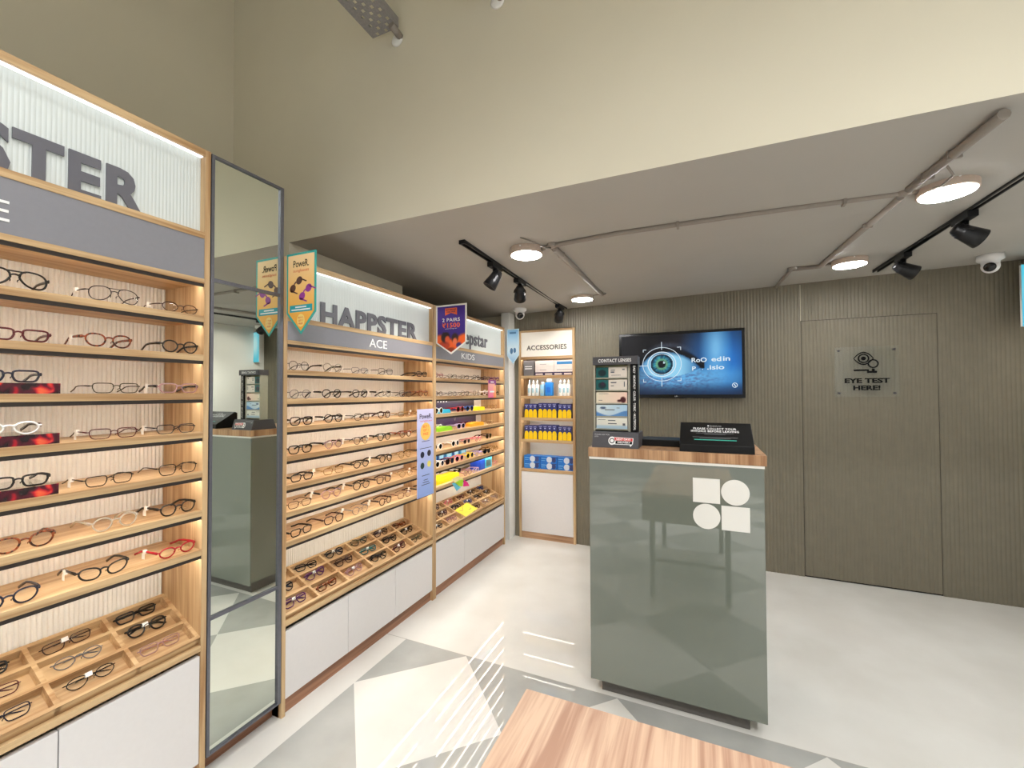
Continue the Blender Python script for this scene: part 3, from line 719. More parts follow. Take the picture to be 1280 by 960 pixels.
# seventh shelf
z7 = SHM[6]+0.0004
def stack(y, w, h, d, x, c, rgbv, lab, accent):
    o = thing('carton', (FX-x, y, z7), lab, 'box')
    part('box_body', MB().box(FX-x-d, FX-x, y, y+w, z7, z7+h), col('carton_'+c, *rgbv), o, 0.001)
    part('printed_label', MB().box(FX-x, FX-x+0.0006, y+w*0.15, y+w*0.85, z7+h*0.15, z7+h*0.8), col('carton_label_'+c, *accent), o)
stack(3.40, 0.10, 0.085, 0.10, 0.03, 'royal2', (20, 70, 190), 'royal blue carton on the lowest KIDS shelf', (26, 90, 210))
stack(3.505, 0.135, 0.092, 0.10, 0.03, 'cyan2', (70, 190, 224), 'cyan carton with dark picture at the end of the lowest KIDS shelf', (92, 120, 116))
case(6, 2.83, 0.20, 0.05, 0.09, 'yellow', (250, 226, 30), 'large yellow spectacle case on the lowest KIDS shelf', 0.035)
case(6, 3.02, 0.15, 0.04, 0.08, 'yellow', (250, 226, 30), 'smaller yellow spectacle case beside the colour wheel, lowest KIDS shelf', 0.06)
kid(6, 2.83, 'round', 'yellow', 1, 'yellow sunglasses behind the large yellow case on the lowest KIDS shelf', sun='lens_dark', x=0.13)
kid(6, 3.17, 'square', 'pink clear', 1, 'pale pink square eyeglasses past the colour wheel on the lowest KIDS shelf', x=0.022, tagged=True)
kid(6, 3.31, 'oval', 'lilac', 1, 'lilac oval eyeglasses before the blue cartons on the lowest KIDS shelf', x=0.022)
kid(6, 3.72, 'oval', 'pink', 0, 'thin pink oval eyeglasses past the cyan carton on the lowest KIDS shelf')
kid(6, 3.16, 'cat-eye', 'olive', 1, 'olive cat-eye sunglasses at the back of the lowest KIDS shelf', sun='lens_dark', x=0.12)
# colour wheel card on the shelf edge
cw = thing('colour_wheel', (FX+0.006, 2.985, 0.79), 'round card with lime, cyan and magenta wedges on the lowest KIDS shelf edge', 'sign')
org = (FX+0.002, 0, 0)
for nm, c, t0, pts in (('wedge_cream', (250, 240, 170), 0.001, [(2.877, 0.818), (2.919, 0.789), (3.046, 0.79), (3.026, 0.811), (2.967, 0.833), (2.896, 0.830)]),
    ('wedge_cyan', (98, 196, 224), 0.001, [(2.877, 0.792), (2.947, 0.718), (3.01, 0.735), (2.976, 0.753), (2.919, 0.789)]),
    ('wedge_lime', (176, 226, 32), 0.003, [(2.919, 0.789), (2.976, 0.753), (3.035, 0.736), (3.046, 0.79), (2.985, 0.797)]),
    ('wedge_magenta', (236, 24, 132), 0.003, [(3.056, 0.788), (3.045, 0.734), (3.147, 0.718), (3.12, 0.752)])):
    part(nm, ngon(MB(), org, YR, ZU, pts, t0, t0+0.0015), col(nm, *c), cw)
# ------------------------------------------------------------------ hanging cards
def pennant(name, label, x0, x1, zt, zs, ztip, y, border, face, tilt=0.0):
    p = thing(name, ((x0+x1)/2, y, ztip), label, 'sign', 'pennant signs on the bay posts')
    pts = [(x0, ztb(x0, x0, x1, zt)), (x0, zs), ((x0+x1)/2, ztip), (x1, zs), (x1, ztb(x1, x0, x1, zt))]
    part('card', ngon(MB(), (0, y, 0), XR, ZU, pts, -0.0015, 0.0015), border, p)
    b = 0.011
    q = [(x0+b, zt-b), (x0+b, zs+b*0.6), ((x0+x1)/2, ztip+b*1.5), (x1-b, zs+b*0.6), (x1-b, zt-b)]
    return p, q
def ztb(x, a, b, z): return z
def shades(mb, org, ux, uy, cx, cy, s, rot):
    def R(pts): return [(cx + s*(a*math.cos(rot)-b*math.sin(rot)), cy + s*(a*math.sin(rot)+b*math.cos(rot))) for a, b in pts]
    for k in (-1, 1): ngon(mb, org, ux, uy, R(ell(k*0.6, 0, 0.46, 0.38, 14)), 0, 0.0006)
    ngon(mb, org, ux, uy, R([(-0.2, 0.12), (0.2, 0.12), (0.2, 0.28), (-0.2, 0.28)]), 0, 0.0006)
    ngon(mb, org, ux, uy, R([(0.9, 0.1), (1.35, -0.75), (1.22, -0.8), (0.8, 0.0)]), 0, 0.0006)
    ngon(mb, org, ux, uy, R([(-0.9, 0.1), (-0.4, -0.85), (-0.52, -0.9), (-1.02, 0.0)]), 0, 0.0006)
ox0, ox1 = FX+0.004, FX+0.192
oy = 1.412
op, oq = pennant('pennant', 'orange teal-edged pennant with two sunglasses, fixed beside the mirror', ox0, ox1, 2.152, 1.872, 1.772, oy, col('teal_card', 52, 168, 160), None)
def ofn(u, v): return mixc((246, 172, 52), (252, 216, 160), v*1.2-0.1)
def oin(u, v):   # squeeze the grid into the pennant outline
    lo = 0.30*abs(u-0.5)*2*0.92; lo = 0.05 + abs(u-0.5)*2*0.24; return u, lo + (1-lo)*v
link('printed_face', pic_mesh('printed_face', (ox0+0.010, oy-0.002, 1.768), XR, ZU, ox1-ox0-0.020, 2.142-1.768, 16, 16, ofn, M['picture'], wloc(op), oin), op)
F0 = (0, oy-0.0021, 0); cxm = (ox0+ox1)/2
t = MB(); text_mb(t, 'PoweR.', (cxm, F0[1], 2.085), XR, ZU, 0.10, 0.032, 0.01, 0.0006, center=True); part('lettering', t, M['black_ink'], op)
t = MB(); text_mb(t, 'sunglasses', (cxm, F0[1], 2.058), XR, ZU, 0.10, 0.018, 0.0, 0.0006, center=True); part('lettering', t, col('ink_orange', 214, 84, 40), op)
t = MB(); shades(t, F0, XR, ZU, cxm-0.032, 2.005, 0.045, rad(40)); part('printed_sunglasses', t, col('ink_brown', 84, 44, 28), op)
t = MB(); shades(t, F0, XR, ZU, cxm+0.028, 1.965, 0.045, rad(40)); part('printed_sunglasses', t, col('ink_violet', 150, 52, 150), op)
t = MB(); plate(t, F0, XR, ZU, cxm-0.072, cxm+0.072, 1.876, 1.908, 0, 0.0006); part('printed_band', t, col('ink_teal', 28, 160, 172), op)
t = MB()
for zz, ww in ((1.895, 0.07), (1.883, 0.12)): plate(t, F0, XR, ZU, cxm-ww/2, cxm+ww/2, zz, zz+0.006, 0.0007, 0.0011)
part('lettering', t, M['white_ink'], op)
t = MB(); ngon(t, F0, XR, ZU, ell(cxm, 1.836, 0.024, 0.030), 0, 0.0006); part('printed_badge', t, col('ink_pale_yellow', 252, 222, 130), op)
t = MB(); text_mb(t, 'BUY 1', (cxm, F0[1], 1.845), XR, ZU, 0.03, 0.008, 0.02, 0.0011, center=True); text_mb(t, 'GET 1', (cxm, F0[1], 1.831), XR, ZU, 0.03, 0.008, 0.02, 0.0011, center=True); text_mb(t, 'FREE', (cxm, F0[1], 1.817), XR, ZU, 0.028, 0.008, 0.02, 0.0011, center=True); part('lettering', t, col('ink_orange', 214, 84, 40), op)

px0, px1, py = FX+0.016, FX+0.272, 2.640
pp, pq = pennant('pennant', 'purple white-edged pennant offering two pairs, on the post between bays', px0, px1, 2.136, 1.860, 1.776, py, M['white_trim'], None)
def pfn(u, v):
    c = mixc((74, 44, 160), (52, 30, 120), abs(v-0.75)*2)
    if v < 0.47:
        ed = 0.40 + 0.05*math.sin(u*7+1)
        c = mixc(c, (244, 104, 40), (ed-v)/0.06)
        c = mixc(c, (40, 24, 26), blob(u, v, 0.30, 0.36, 0.16, 0.12)); c = mixc(c, (226, 96, 56), blob(u, v, 0.37, 0.31, 0.09, 0.08))
        c = mixc(c, (48, 28, 26), blob(u, v, 0.64, 0.34, 0.12, 0.10)); c = mixc(c, (236, 120, 80), blob(u, v, 0.64, 0.27, 0.08, 0.07))
        c = mixc(c, (150, 40, 44), 0.6*blob(u, v, 0.25, 0.2, 0.2, 0.08)); c = mixc(c, (60, 44, 110), blob(u, v, 0.78, 0.19, 0.10, 0.06)); c = mixc(c, (90, 30, 24), 0.7*blob(u, v, 0.5, 0.10, 0.16, 0.05))
    return c
def pin(u, v): lo = 0.05 + abs(u-0.5)*2*0.21; return u, lo + (1-lo)*v
link('printed_face', pic_mesh('printed_face', (px0+0.012, py-0.002, 1.772), XR, ZU, px1-px0-0.024, 2.124-1.772, 36, 44, pfn, M['picture'], wloc(pp), pin), pp)
PF = (0, py-0.0021, 0); pm = (px0+px1)/2
t = MB(); text_mb(t, '2 PAIRS', (pm, PF[1], 2.012), XR, ZU, 0.148, 0.026, 0.02, 0.0006, center=True, spacing=1.1); text_mb(t, 'starting at', (pm, PF[1], 1.957), XR, ZU, 0.10, 0.007, 0.0, 0.0006, center=True); part('lettering', t, M['white_ink'], pp)
t = MB(); text_mb(t, '\u20b91500', (pm, PF[1], 1.968), XR, ZU, 0.148, 0.036, 0.025, 0.0006, center=True, spacing=1.08)
ngon(t, PF, XR, ZU, [(pm-0.05, 2.11), (pm-0.05, 2.058), (pm, 2.075), (pm+0.05, 2.058), (pm+0.05, 2.11)], 0, 0.0006); part('lettering', t, col('ink_bright_orange', 250, 112, 60), pp)
t = MB(); text_mb(t, 'BUY ONE GET', (pm, PF[1], 2.092), XR, ZU, 0.085, 0.011, 0.02, 0.0012, center=True); text_mb(t, 'ONE FREE', (pm, PF[1], 2.077), XR, ZU, 0.075, 0.010, 0.02, 0.0012, center=True); part('lettering', t, col('ink_navy', 40, 26, 92), pp)

bx0, bx1, by = FX+0.024, FX+0.155, 3.878
bp_, bq = pennant('pennant', 'pale blue pennant at the pillar end of the KIDS bay', bx0, bx1, 2.128, 1.868, 1.780, by, col('pale_blue_card', 190, 220, 240), None)
def bfn(u, v): return mixc((206, 226, 240), (120, 178, 226), abs(v-0.45)*1.7)
link('printed_face', pic_mesh('printed_face', (bx0+0.010, by-0.002, 1.776), XR, ZU, bx1-bx0-0.020, 2.118-1.776, 8, 8, bfn, M['picture'], wloc(bp_), pin), bp_)
t = MB(); plate(t, (0, by-0.0021, 0), XR, ZU, bx0+0.03, bx1-0.03, 2.08, 2.098, 0, 0.0006); ngon(t, (0, by-0.0021, 0), XR, ZU, ell((bx0+bx1)/2-0.015, 1.91, 0.016, 0.03), 0, 0.0006); ngon(t, (0, by-0.0021, 0), XR, ZU, ell((bx0+bx1)/2+0.02, 1.915, 0.014, 0.026), 0, 0.0006); part('printed_drawing', t, col('ink_steel_blue', 70, 116, 160), bp_)

# lavender card standing against the ACE shelves
XC = FX+0.012
lc = thing('card', (XC, 2.515, 0.775), 'tall lavender sunglasses card fixed across the ACE bay shelves by its post', 'sign')
def lfn(u, v): return mixc((150, 176, 236), (214, 210, 244), v)
part('board', MB().box(XC-0.004, XC, 2.418, 2.612, 0.775, 1.385), col('lavender_board', 196, 200, 240), lc)
link('printed_face', pic_mesh('printed_face', (XC+0.0005, 2.418, 0.775), YR, ZU, 0.194, 0.61, 4, 14, lfn, M['picture'], wloc(lc)), lc)
LF = (XC+0.0006, 2.515, 0)
t = MB(); text_mb(t, 'PoweR.', (LF[0], 2.515, 1.318), YR, ZU, 0.145, 0.034, 0.02, 0.0005, center=True)
for zz, ww in ((1.158, 0.09), (1.11, 0.14), (0.92, 0.09), (0.888, 0.05), (0.872, 0.07), (0.856, 0.10)): plate(t, LF, YR, ZU, -ww/2, ww/2, zz, zz+0.004, 0, 0.0005)
part('lettering', t, col('ink_dark_violet', 54, 44, 84), lc)
t = MB(); text_mb(t, 'sunglasses', (LF[0], 2.52, 1.293), YR, ZU, 0.14, 0.016, 0.0, 0.0005, center=True); part('lettering', t, col('ink_rose', 226, 70, 100), lc)
t = MB(); ngon(t, LF, YR, ZU, ell(0, 1.228, 0.062, 0.062, 24), 0, 0.0004); part('printed_sun', t, col('ink_sun', 252, 206, 104), lc)
t = MB()
for q, s in enumerate(('BUY 1', 'GET 1', 'FREE')): text_mb(t, s, (LF[0], 2.515, 1.254-q*0.026), YR, ZU, 0.06, 0.018, 0.02, 0.0009, center=True)
part('lettering', t, col('ink_bright_orange', 250, 112, 60), lc)
for nm, (dy, zz), c in (('lens_swatch', (-0.04, 1.068), (28, 34, 62)), ('lens_swatch', (0.04, 1.072), (48, 44, 58)), ('lens_swatch', (-0.04, 0.992), (36, 62, 58)), ('lens_swatch', (0.04, 0.996), (236, 224, 120))):
    t = MB(); ngon(t, LF, YR, ZU, ell(dy, zz, 0.022, 0.022, 20), 0, 0.0005); part(nm, t, col('swatch_%d_%d_%d' % c, *c), lc)

# pink card on the KIDS bay
pk = thing('card', (FX+0.01, 3.58, 1.45), 'small pink and purple card clipped across the two upper KIDS shelves', 'sign')
def kfn(u, v): return (128, 38, 130) if v > 0.78+0.1*(0.5-u) else mixc((236, 110, 160) if u < 0.7 else (250, 150, 90), (250, 200, 170), v*1.1)
part('board', MB().box(FX+0.004, FX+0.007, 3.50, 3.66, 1.452, 1.616), col('pink_board', 236, 150, 170), pk)
link('printed_face', pic_mesh('printed_face', (FX+0.0075, 3.50, 1.452), YR, ZU, 0.16, 0.164, 10, 12, kfn, M['picture'], wloc(pk)), pk)
t = MB(); plate(t, (FX+0.0076, 3.58, 0), YR, ZU, -0.035, 0.035, 1.592, 1.602, 0, 0.0005); plate(t, (FX+0.0076, 3.58, 0), YR, ZU, -0.05, 0.04, 1.50, 1.515, 0, 0.0005); part('lettering', t, M['white_ink'], pk)

# ------------------------------------------------------------------ accessories unit in the back wall
ax0, ax1, AY = -1.733, -1.131, 4.125
ac = thing('accessories_unit', ((ax0+ax1)/2, 4.2, 0), 'narrow oak and white shelf unit headed ACCESSORIES, set in the back wall', 'shelving unit')
p = 0.024; AB = 4.40
part('side_panel', MB().box(ax0, ax0+p, AY, AB, 0.0, 2.142), M['wood_z'], ac, 0.001)
part('side_panel', MB().box(ax1-p, ax1, AY, AB, 0.0, 2.142), M['wood_z'], ac, 0.001)
part('top_panel', MB().box(ax0+p, ax1-p, AY, AB, 2.122, 2.142), M['wood_x'], ac)
part('back_panel', MB().box(ax0+p, ax1-p, AB-0.02, AB, 0.05, 2.12), M['flute'], ac)
hd = part('lightbox_face', MB().box(ax0+p, ax1-p, AY+0.012, AY+0.05, 1.868, 2.122), M['lit_white'], ac)
t = MB(); text_mb(t, 'ACCESSORIES', ((ax0+ax1)/2, AY+0.012, 1.935), XR, ZU, 0.43, 0.050, 0.022, 0.003, center=True, spacing=1.05); part('lettering', t, col('ink_warm_grey', 96, 90, 84), hd)
ASH = [1.868, 1.672, 1.462, 1.237, 1.012, 0.712]
for k, z in enumerate(ASH):
    s = part('shelf', MB().box(ax0+p, ax1-p, AY+0.020, AB-0.02, z-0.020, z).box(ax0+p, ax1-p, AY+0.002, AY+0.020, z-0.028, z), M['wood_x'], ac)
    if k < 5: part('led_strip', MB().box(ax0+p+0.004, ax1-p-0.004, AY+0.0205, AY+0.029, z-0.0265, z-0.0205), M['led'], s)
part('door', MB().box(ax0+p+0.002, ax1-p-0.002, AY+0.004, AY+0.022, 0.066, 0.680), M['white_door'], ac, 0.001)
part('plinth', MB().box(ax0+p, ax1-p, AY+0.006, AY+0.03, 0.0, 0.062), M['plinth_x'], ac)
def abox(name, lab, cat, grp, x0, x1, z0, h, m, y=AY+0.03, d=0.10):
    o = thing(name, ((x0+x1)/2, y, z0), lab, cat, grp); part('box_body', MB().box(x0, x1, y, y+d, z0, z0+h), m, o, 0.0008); return o
# top shelf: grey box, white cartons, row of small dark boxes beneath
z0 = ASH[1]+0.0005
g = abox('carton', 'grey carton with white lettering on the top accessories shelf', 'box', None, -1.690, -1.575, z0, 0.158, col('box_grey', 122, 120, 124), AY+0.03, 0.12)
t = MB()
for zz in (z0+0.09, z0+0.068): plate(t, (0, AY+0.03, 0), XR, ZU, -1.675, -1.595, zz, zz+0.010, 0, 0.0006)
part('lettering', t, M['white_ink'], g)
for k in range(4):
    x0 = -1.565+k*0.1015
    q = abox('carton', f'small dark flat carton, {ORD[k]} from the grey carton, under the white cartons', 'box', 'small dark flat cartons', x0, x0+0.098, z0, 0.034, col('box_indigo', 52, 38, 84))
    t = MB(); plate(t, (0, AY+0.03, 0), XR, ZU, x0+0.01, x0+0.088, z0+0.005, z0+0.022, 0, 0.0006); part('printed_label', t, col('label_cream', 226, 214, 208), q)
for r_ in range(2):
    for k in range(2):
        x0 = -1.560+k*0.203; zz = z0+0.0345+r_*0.058
        q = abox('carton', f"white {'blue-banded ' if k else ''}carton, {'upper' if r_ else 'lower'} of two, {'by the unit side' if k else 'by the grey carton'}, top accessories shelf", 'box', 'white cartons', x0, x0+0.198, zz, 0.057, col('box_white', 238, 228, 224))
        t = MB(); plate(t, (0, AY+0.03, 0), XR, ZU, x0+(0.03 if k else 0.05), x0+(0.19 if k else 0.12), zz+0.018, zz+(0.046 if k and r_ else 0.026), 0, 0.0006)
        part('printed_label', t, col('label_blue', 54, 130, 190) if k and r_ else col('label_grey', 184, 178, 182), q)
# second shelf: bottles
z0 = ASH[2]+0.0005
def bottle(x, h, r, c, body, cap, lab, grp, sq=False):
    o = thing('bottle', (x, AY+0.07, z0), lab, 'bottle', grp); T = Matrix.Translation((x, AY+0.07, z0))
    if sq:
        part('bottle_body', MB().box(x-r, x+r, AY+0.045, AY+0.10, z0, z0+h*0.80), body, o, 0.006)
        part('cap', MB().lathe([(r*0.7, 0), (r*0.7, h*0.2), (0, h*0.2)], 16, Matrix.Translation((x, AY+0.072, z0+h*0.80))), cap, o)
    else:
        part('bottle_body', MB().lathe([(r*0.96, 0), (r, 0.004), (r, h*0.66), (r*0.6, h*0.74), (r*0.42, h*0.76)], 18, T), body, o)
        part('cap', MB().lathe([(r*0.55, h*0.76), (r*0.5, h*0.86), (r*0.22, h), (0, h)], 14, T), cap, o)
    t = MB(); plate(t, (x, AY+0.07-r if not sq else AY+0.0445, z0), XR, ZU, -r*0.5, r*0.5, h*0.2, h*0.5, 0.0, 0.001); part('printed_label', t, c, o)
wb = col('bottle_white', 238, 242, 244); lbl = col('label_pale_blue', 168, 208, 224); bb = col('bottle_blue', 44, 140, 230)
for k in range(3): bottle(-1.640+k*0.044, 0.165, 0.020, lbl, wb, wb, f'white solution bottle, {ORD[k]} from the unit side, beside the blue bottles', 'white solution bottles')
bottle(-1.492, 0.145, 0.022, lbl, col('bottle_sky', 150, 206, 240), M['white_plastic'], 'pale blue solution bottle with white cap on the second accessories shelf', None, True)
bottle(-1.420, 0.175, 0.040, col('label_royal', 24, 110, 220), bb, M['white_plastic'], 'large bright blue solution bottle with white cap on the second accessories shelf', None, True)
for k in range(3): bottle(-1.300+k*0.042, 0.165, 0.021, lbl, wb, wb, f'white solution bottle, {ORD[k]} past the large blue bottle', 'white solution bottles')
# shelves three and four: navy and yellow cartons
nv = col('box_navy', 40, 48, 116); yl = col('box_yellow', 252, 214, 12)
for s, z in ((0, ASH[3]+0.0005), (1, ASH[4]+0.0005)):
    xs = [-1.682+0.047*k for k in range(3)] + [-1.530+0.050*k for k in range(4)] + [-1.317+0.047*k for k in range(3)]
    for k, x0 in enumerate(xs):
        w = 0.0485 if 3 <= k < 7 else 0.0455; h = 0.150 if 3 <= k < 7 else 0.142
        q = abox('carton', f"narrow navy carton with yellow arch, {(ORD+['ninth','tenth'])[k]} from the pillar side, {'upper' if s == 0 else 'lower'} of two rows", 'box', 'navy and yellow cartons', x0, x0+w, z, h, nv)
        xm = x0+w/2
        t = MB(); ngon(t, (0, AY+0.03, 0), XR, ZU, [(x0+0.001, z+0.001), (x0+w-0.001, z+0.001), (x0+w-0.001, z+h*0.45)] + ell(xm, z+h*0.45, w/2-0.003, 0.024, 8, 0, PI) + [(x0+0.001, z+h*0.45)], 0, 0.0006)
        part('yellow_panel', t, yl, q)
        t = MB(); plate(t, (xm, AY+0.03, z), XR, ZU, -w*0.34, w*0.34, h*0.88, h*0.92, 0, 0.0006); plate(t, (xm, AY+0.03, z), XR, ZU, -w*0.18, w*0.18, h*0.74, h*0.82, 0, 0.0006)
        part('lettering', t, col('label_periwinkle', 176, 184, 226), q)
# fifth shelf: blue lens cartons
z = ASH[5]+0.0005; bl = col('box_lens_blue', 22, 112, 200)
for r_ in range(2):
    for k in range(3):
        x0 = -1.690+k*0.183; zz = z+r_*0.066
        q = abox('carton', f"blue lens carton with silver discs, {ORD[k]} from the pillar side, {'upper' if r_ else 'lower'} of two, bottom shelf", 'box', 'blue lens cartons', x0, x0+0.176, zz, 0.0655, bl)
        t = MB(); ngon(t, (0, AY+0.03, 0), XR, ZU, ell(x0+0.095, zz+0.033, 0.030, 0.031, 18), 0, 0.0006); part('printed_lens', t, col('label_silver', 206, 214, 226), q)
        t = MB(); ngon(t, (0, AY+0.03, 0), XR, ZU, ell(x0+0.143, zz+0.03, 0.022, 0.024, 18), 0, 0.0006); plate(t, (0, AY+0.03, 0), XR, ZU, x0+0.122, x0+0.17, zz+0.05, zz+0.06, 0, 0.0005); part('printed_eye', t, col('label_slate', 52, 66, 120), q)
        t = MB(); plate(t, (0, AY+0.03, 0), XR, ZU, x0+0.01, x0+0.06, zz+0.04, zz+0.046, 0, 0.0006); plate(t, (0, AY+0.03, 0), XR, ZU, x0+0.01, x0+0.05, zz+0.02, zz+0.024, 0, 0.0006); part('lettering', t, col('label_pale_sky', 130, 190, 236), q)

# ------------------------------------------------------------------ reception counter
CX0, CX1, CYF, CYB = -0.514, 0.252, 2.14, 2.74
rc = thing('reception_counter', (-0.13, 2.44, 0), 'glossy grey-green reception counter with an oak top', 'counter')
part('front_panel', MB().box(CX0, CX1, CYF, CYF+0.012, 0.071, 1.164), M['glass_grey'], rc, 0.0015)
part('body', MB().box(CX0+0.004, CX1-0.004, CYF+0.0125, CYB, 0.085, 1.164), M['counter_side'], rc, 0.001)
part('trim_strip', MB().box(CX0-0.001, CX1+0.002, CYF-0.002, CYB, 1.1642, 1.1760), M['white_trim'], rc)
part('countertop', MB().box(CX0-0.004, CX1+0.010, CYF-0.005, CYB+0.01, 1.1762, 1.222), M['counter_top'], rc, 0.001)
part('plinth', MB().box(-0.468, 0.188, 2.185, CYB-0.05, 0.0, 0.085), plain('plinth_grey', rgb(96, 92, 88), 0.3), rc)
LG = (0, CYF, 0); t_ = 0.003
for nm, pts in (('logo_square', [(-0.034, 0.996), (0.078, 0.996), (0.078, 1.106), (-0.034, 1.106)]), ('logo_disc', ell(0.139, 1.052, 0.0565, 0.0565, 40)), ('logo_disc', ell(0.022, 0.935, 0.0565, 0.0565, 40)), ('logo_square', [(0.083, 0.882), (0.195, 0.882), (0.195, 0.990), (0.083, 0.990)])):
    part(nm, ngon(MB(), LG, XR, ZU, pts, 0.0002, t_), M['white_trim'], rc)

# contact lens stand
ZC = 1.2224
cs = thing('lens_display_stand', (-0.39, 2.25, ZC), 'grey CONTACT LENSES display stand on the counter', 'display stand')
def czx(px, py): return (-0.505 + (px-742)*(0.223/56), 1.68 - (py-444)*0.00398)
part('base', MB().prism([(0, 2.15, ZC), (0, 2.36, ZC), (0, 2.33, 1.298), (0, 2.172, 1.298)], (-0.503, 0, 0), (-0.276, 0, 0)), M['dark_grey'], cs, 0.001)
part('back_board', MB().box(-0.502, -0.284, 2.262, 2.275, 1.298, 1.64), col('stand_lime', 214, 212, 164), cs)
part('side_board', MB().box(-0.506, -0.500, 2.215, 2.28, 1.298, 1.64).box(-0.334, -0.322, 2.225, 2.262, 1.298, 1.64), col('stand_light', 178, 176, 160), cs)
sb = part('side_strip', MB().box(-0.320, -0.284, 2.215, 2.262, 1.298, 1.64), M['black'], cs)
t = MB(); text_mb(t, 'DAILY \u00b7 MONTHLY \u00b7 COLOR \u00b7 TORIC \u00b7 MULTIFOCAL', (-0.306, 2.215, 1.632), (0,0,-1), (1,0,0), 0.325, 0.011, 0.02, 0.0006); part('lettering', t, M['white_ink'], sb)
hb = part('header', MB().box(-0.508, -0.282, 2.200, 2.285, 1.640, 1.681), M['dark_grey'], cs, 0.001)
t = MB(); text_mb(t, 'CONTACT LENSES', (-0.396, 2.200, 1.652), XR, ZU, 0.165, 0.017, 0.02, 0.0008, center=True, spacing=1.1); part('lettering', t, M['white_ink'], hb)
sh_ = MB()
BX0, BX1 = -0.496, -0.338
ROWS = [(457, 470.5), (473.3, 486.6), (489.5, 503.4), (505.8, 520.4), (522.3, 536.6)]
for (a, b) in ROWS:
    zb = czx(0, b)[1]; sh_.box(-0.500, -0.334, 2.222, 2.262, zb-0.005, zb-0.0005)
part('shelf', sh_, col('stand_light', 178, 176, 160), cs)
desc = ['teal and white lens carton, topmost in the stand', 'teal and white lens carton, second from top in the stand', 'pale pink lens carton in the middle of the stand', 'white and blue wave lens carton in the stand', 'white lens carton with dark print, lowest in the stand']
def box_pic(k):
    def f0(u, v):
        if u < 0.41:
            c = (20, 92, 92)
            c = mixc(c, (14, 40, 46), blob(u, v, 0.2, 0.45, 0.13, 0.32)); return mixc(c, (70, 30, 60), 0.7*blob(u, v, 0.22, 0.6, 0.06, 0.2)) if k == 1 else c
        return (226, 216, 204)
    def f2(u, v): return mixc(mixc((232, 220, 196), (240, 206, 190), u), (70, 14, 20), blob(u, v, 0.87, 0.3, 0.09, 0.28) + blob(u, v, 0.75, 0.2, 0.07, 0.12))
    def f3(u, v):
        w = 0.30+0.22*math.sin(u*5.2+2.6); c = mixc((214, 224, 226), (170, 206, 234), u*0.9); c = mixc(c, (90, 140, 196), (w-v)/0.06 if v < w else 0); return mixc(c, (50, 70, 110), 0.8*blob(u, v, 0.22, 0.72, 0.10, 0.10))
    def f4(u, v): return mixc((232, 230, 218), (180, 206, 222), 0.8*(0.34-v)/0.1)
    return (f0, f0, f2, f3, f4)[k]
for k, (a, b) in enumerate(ROWS):
    z1, z0b = czx(0, a)[1], czx(0, b)[1]
    q = thing('carton', (-0.417, 2.226, z0b), desc[k], 'box', 'lens cartons in the stand')
    part('box_body', MB().box(BX0, BX1, 2.226, 2.258, z0b, z1), col('box_white', 238, 228, 224), q)
    link('printed_face', pic_mesh('printed_face', (BX0, 2.2255, z0b), XR, ZU, BX1-BX0, z1-z0b, 40, 14, box_pic(k), M['picture'], wloc(q)), q)
    t = MB()
    bars = {0: [(0.48, 0.62, 0.66, 0.74), (0.48, 0.60, 0.45, 0.58), (0.5, 0.8, 0.2, 0.24), (0.85, 0.93, 0.7, 0.82)], 1: [(0.48, 0.66, 0.66, 0.78), (0.48, 0.58, 0.36, 0.44), (0.9, 0.93, 0.3, 0.8)], 2: [(0.08, 0.40, 0.84, 0.88), (0.08, 0.2, 0.22, 0.27)], 3: [(0.28, 0.6, 0.52, 0.60), (0.66, 0.76, 0.7, 0.75)], 4: [(0.05, 0.3, 0.78, 0.82), (0.38, 0.62, 0.70, 0.78), (0.38, 0.66, 0.42, 0.50), (0.85, 0.93, 0.3, 0.5)]}[k]
    for (u0, u1, v0, v1) in bars: plate(t, (BX0, 2.2254, z0b), XR, ZU, u0*(BX1-BX0), u1*(BX1-BX0), v0*(z1-z0b), v1*(z1-z0b), 0, 0.0004)
    part('lettering', t, col('ink_slate', 92, 96, 104), q)
bs = math.atan2(0.022, 0.076); ub = (0, math.sin(bs), math.cos(bs))
def onb(x, v): return (x, 2.15+math.sin(bs)*v-0.0004, ZC+math.cos(bs)*v)
t = MB(); text_mb(t, 'PLEASE ASK FOR', onb(-0.492, 0.062), XR, ub, 0.075, 0.007, 0.0, 0.0005); text_mb(t, 'DEMO', onb(-0.492, 0.052), XR, ub, 0.02, 0.006, 0.0, 0.0005); part('lettering', t, col('ink_pale_grey', 190, 188, 192), cs)
t = MB(); P0 = onb(0, 0)
ngon(t, P0, XR, ub, [(-0.412, 0.018), (-0.318, 0.018), (-0.314, 0.008), (-0.306, 0.018), (-0.302, 0.024), (-0.300, 0.052), (-0.412, 0.056)], 0, 0.0006); ngon(t, P0, XR, ub, ell(-0.404, 0.036, 0.018, 0.021, 20), 0, 0.0007)
part('badge', t, M['white_ink'], cs)
t = MB(); ngon(t, P0, XR, ub, [(-0.39, 0.038), (-0.304, 0.036), (-0.304, 0.050), (-0.394, 0.053)], 0.0007, 0.0010); part('badge_band', t, col('ink_red', 214, 54, 54), cs)
t = MB(); ngon(t, P0, XR, ub, [(-0.386, 0.021), (-0.306, 0.021), (-0.306, 0.035), (-0.386, 0.036)], 0.0007, 0.0010); ring(t, P0, XR, ub, -0.404, 0.036, 0.009, 0.013, 0.0008, 0.0011, 20); part('badge_band', t, M['black_ink'], cs)
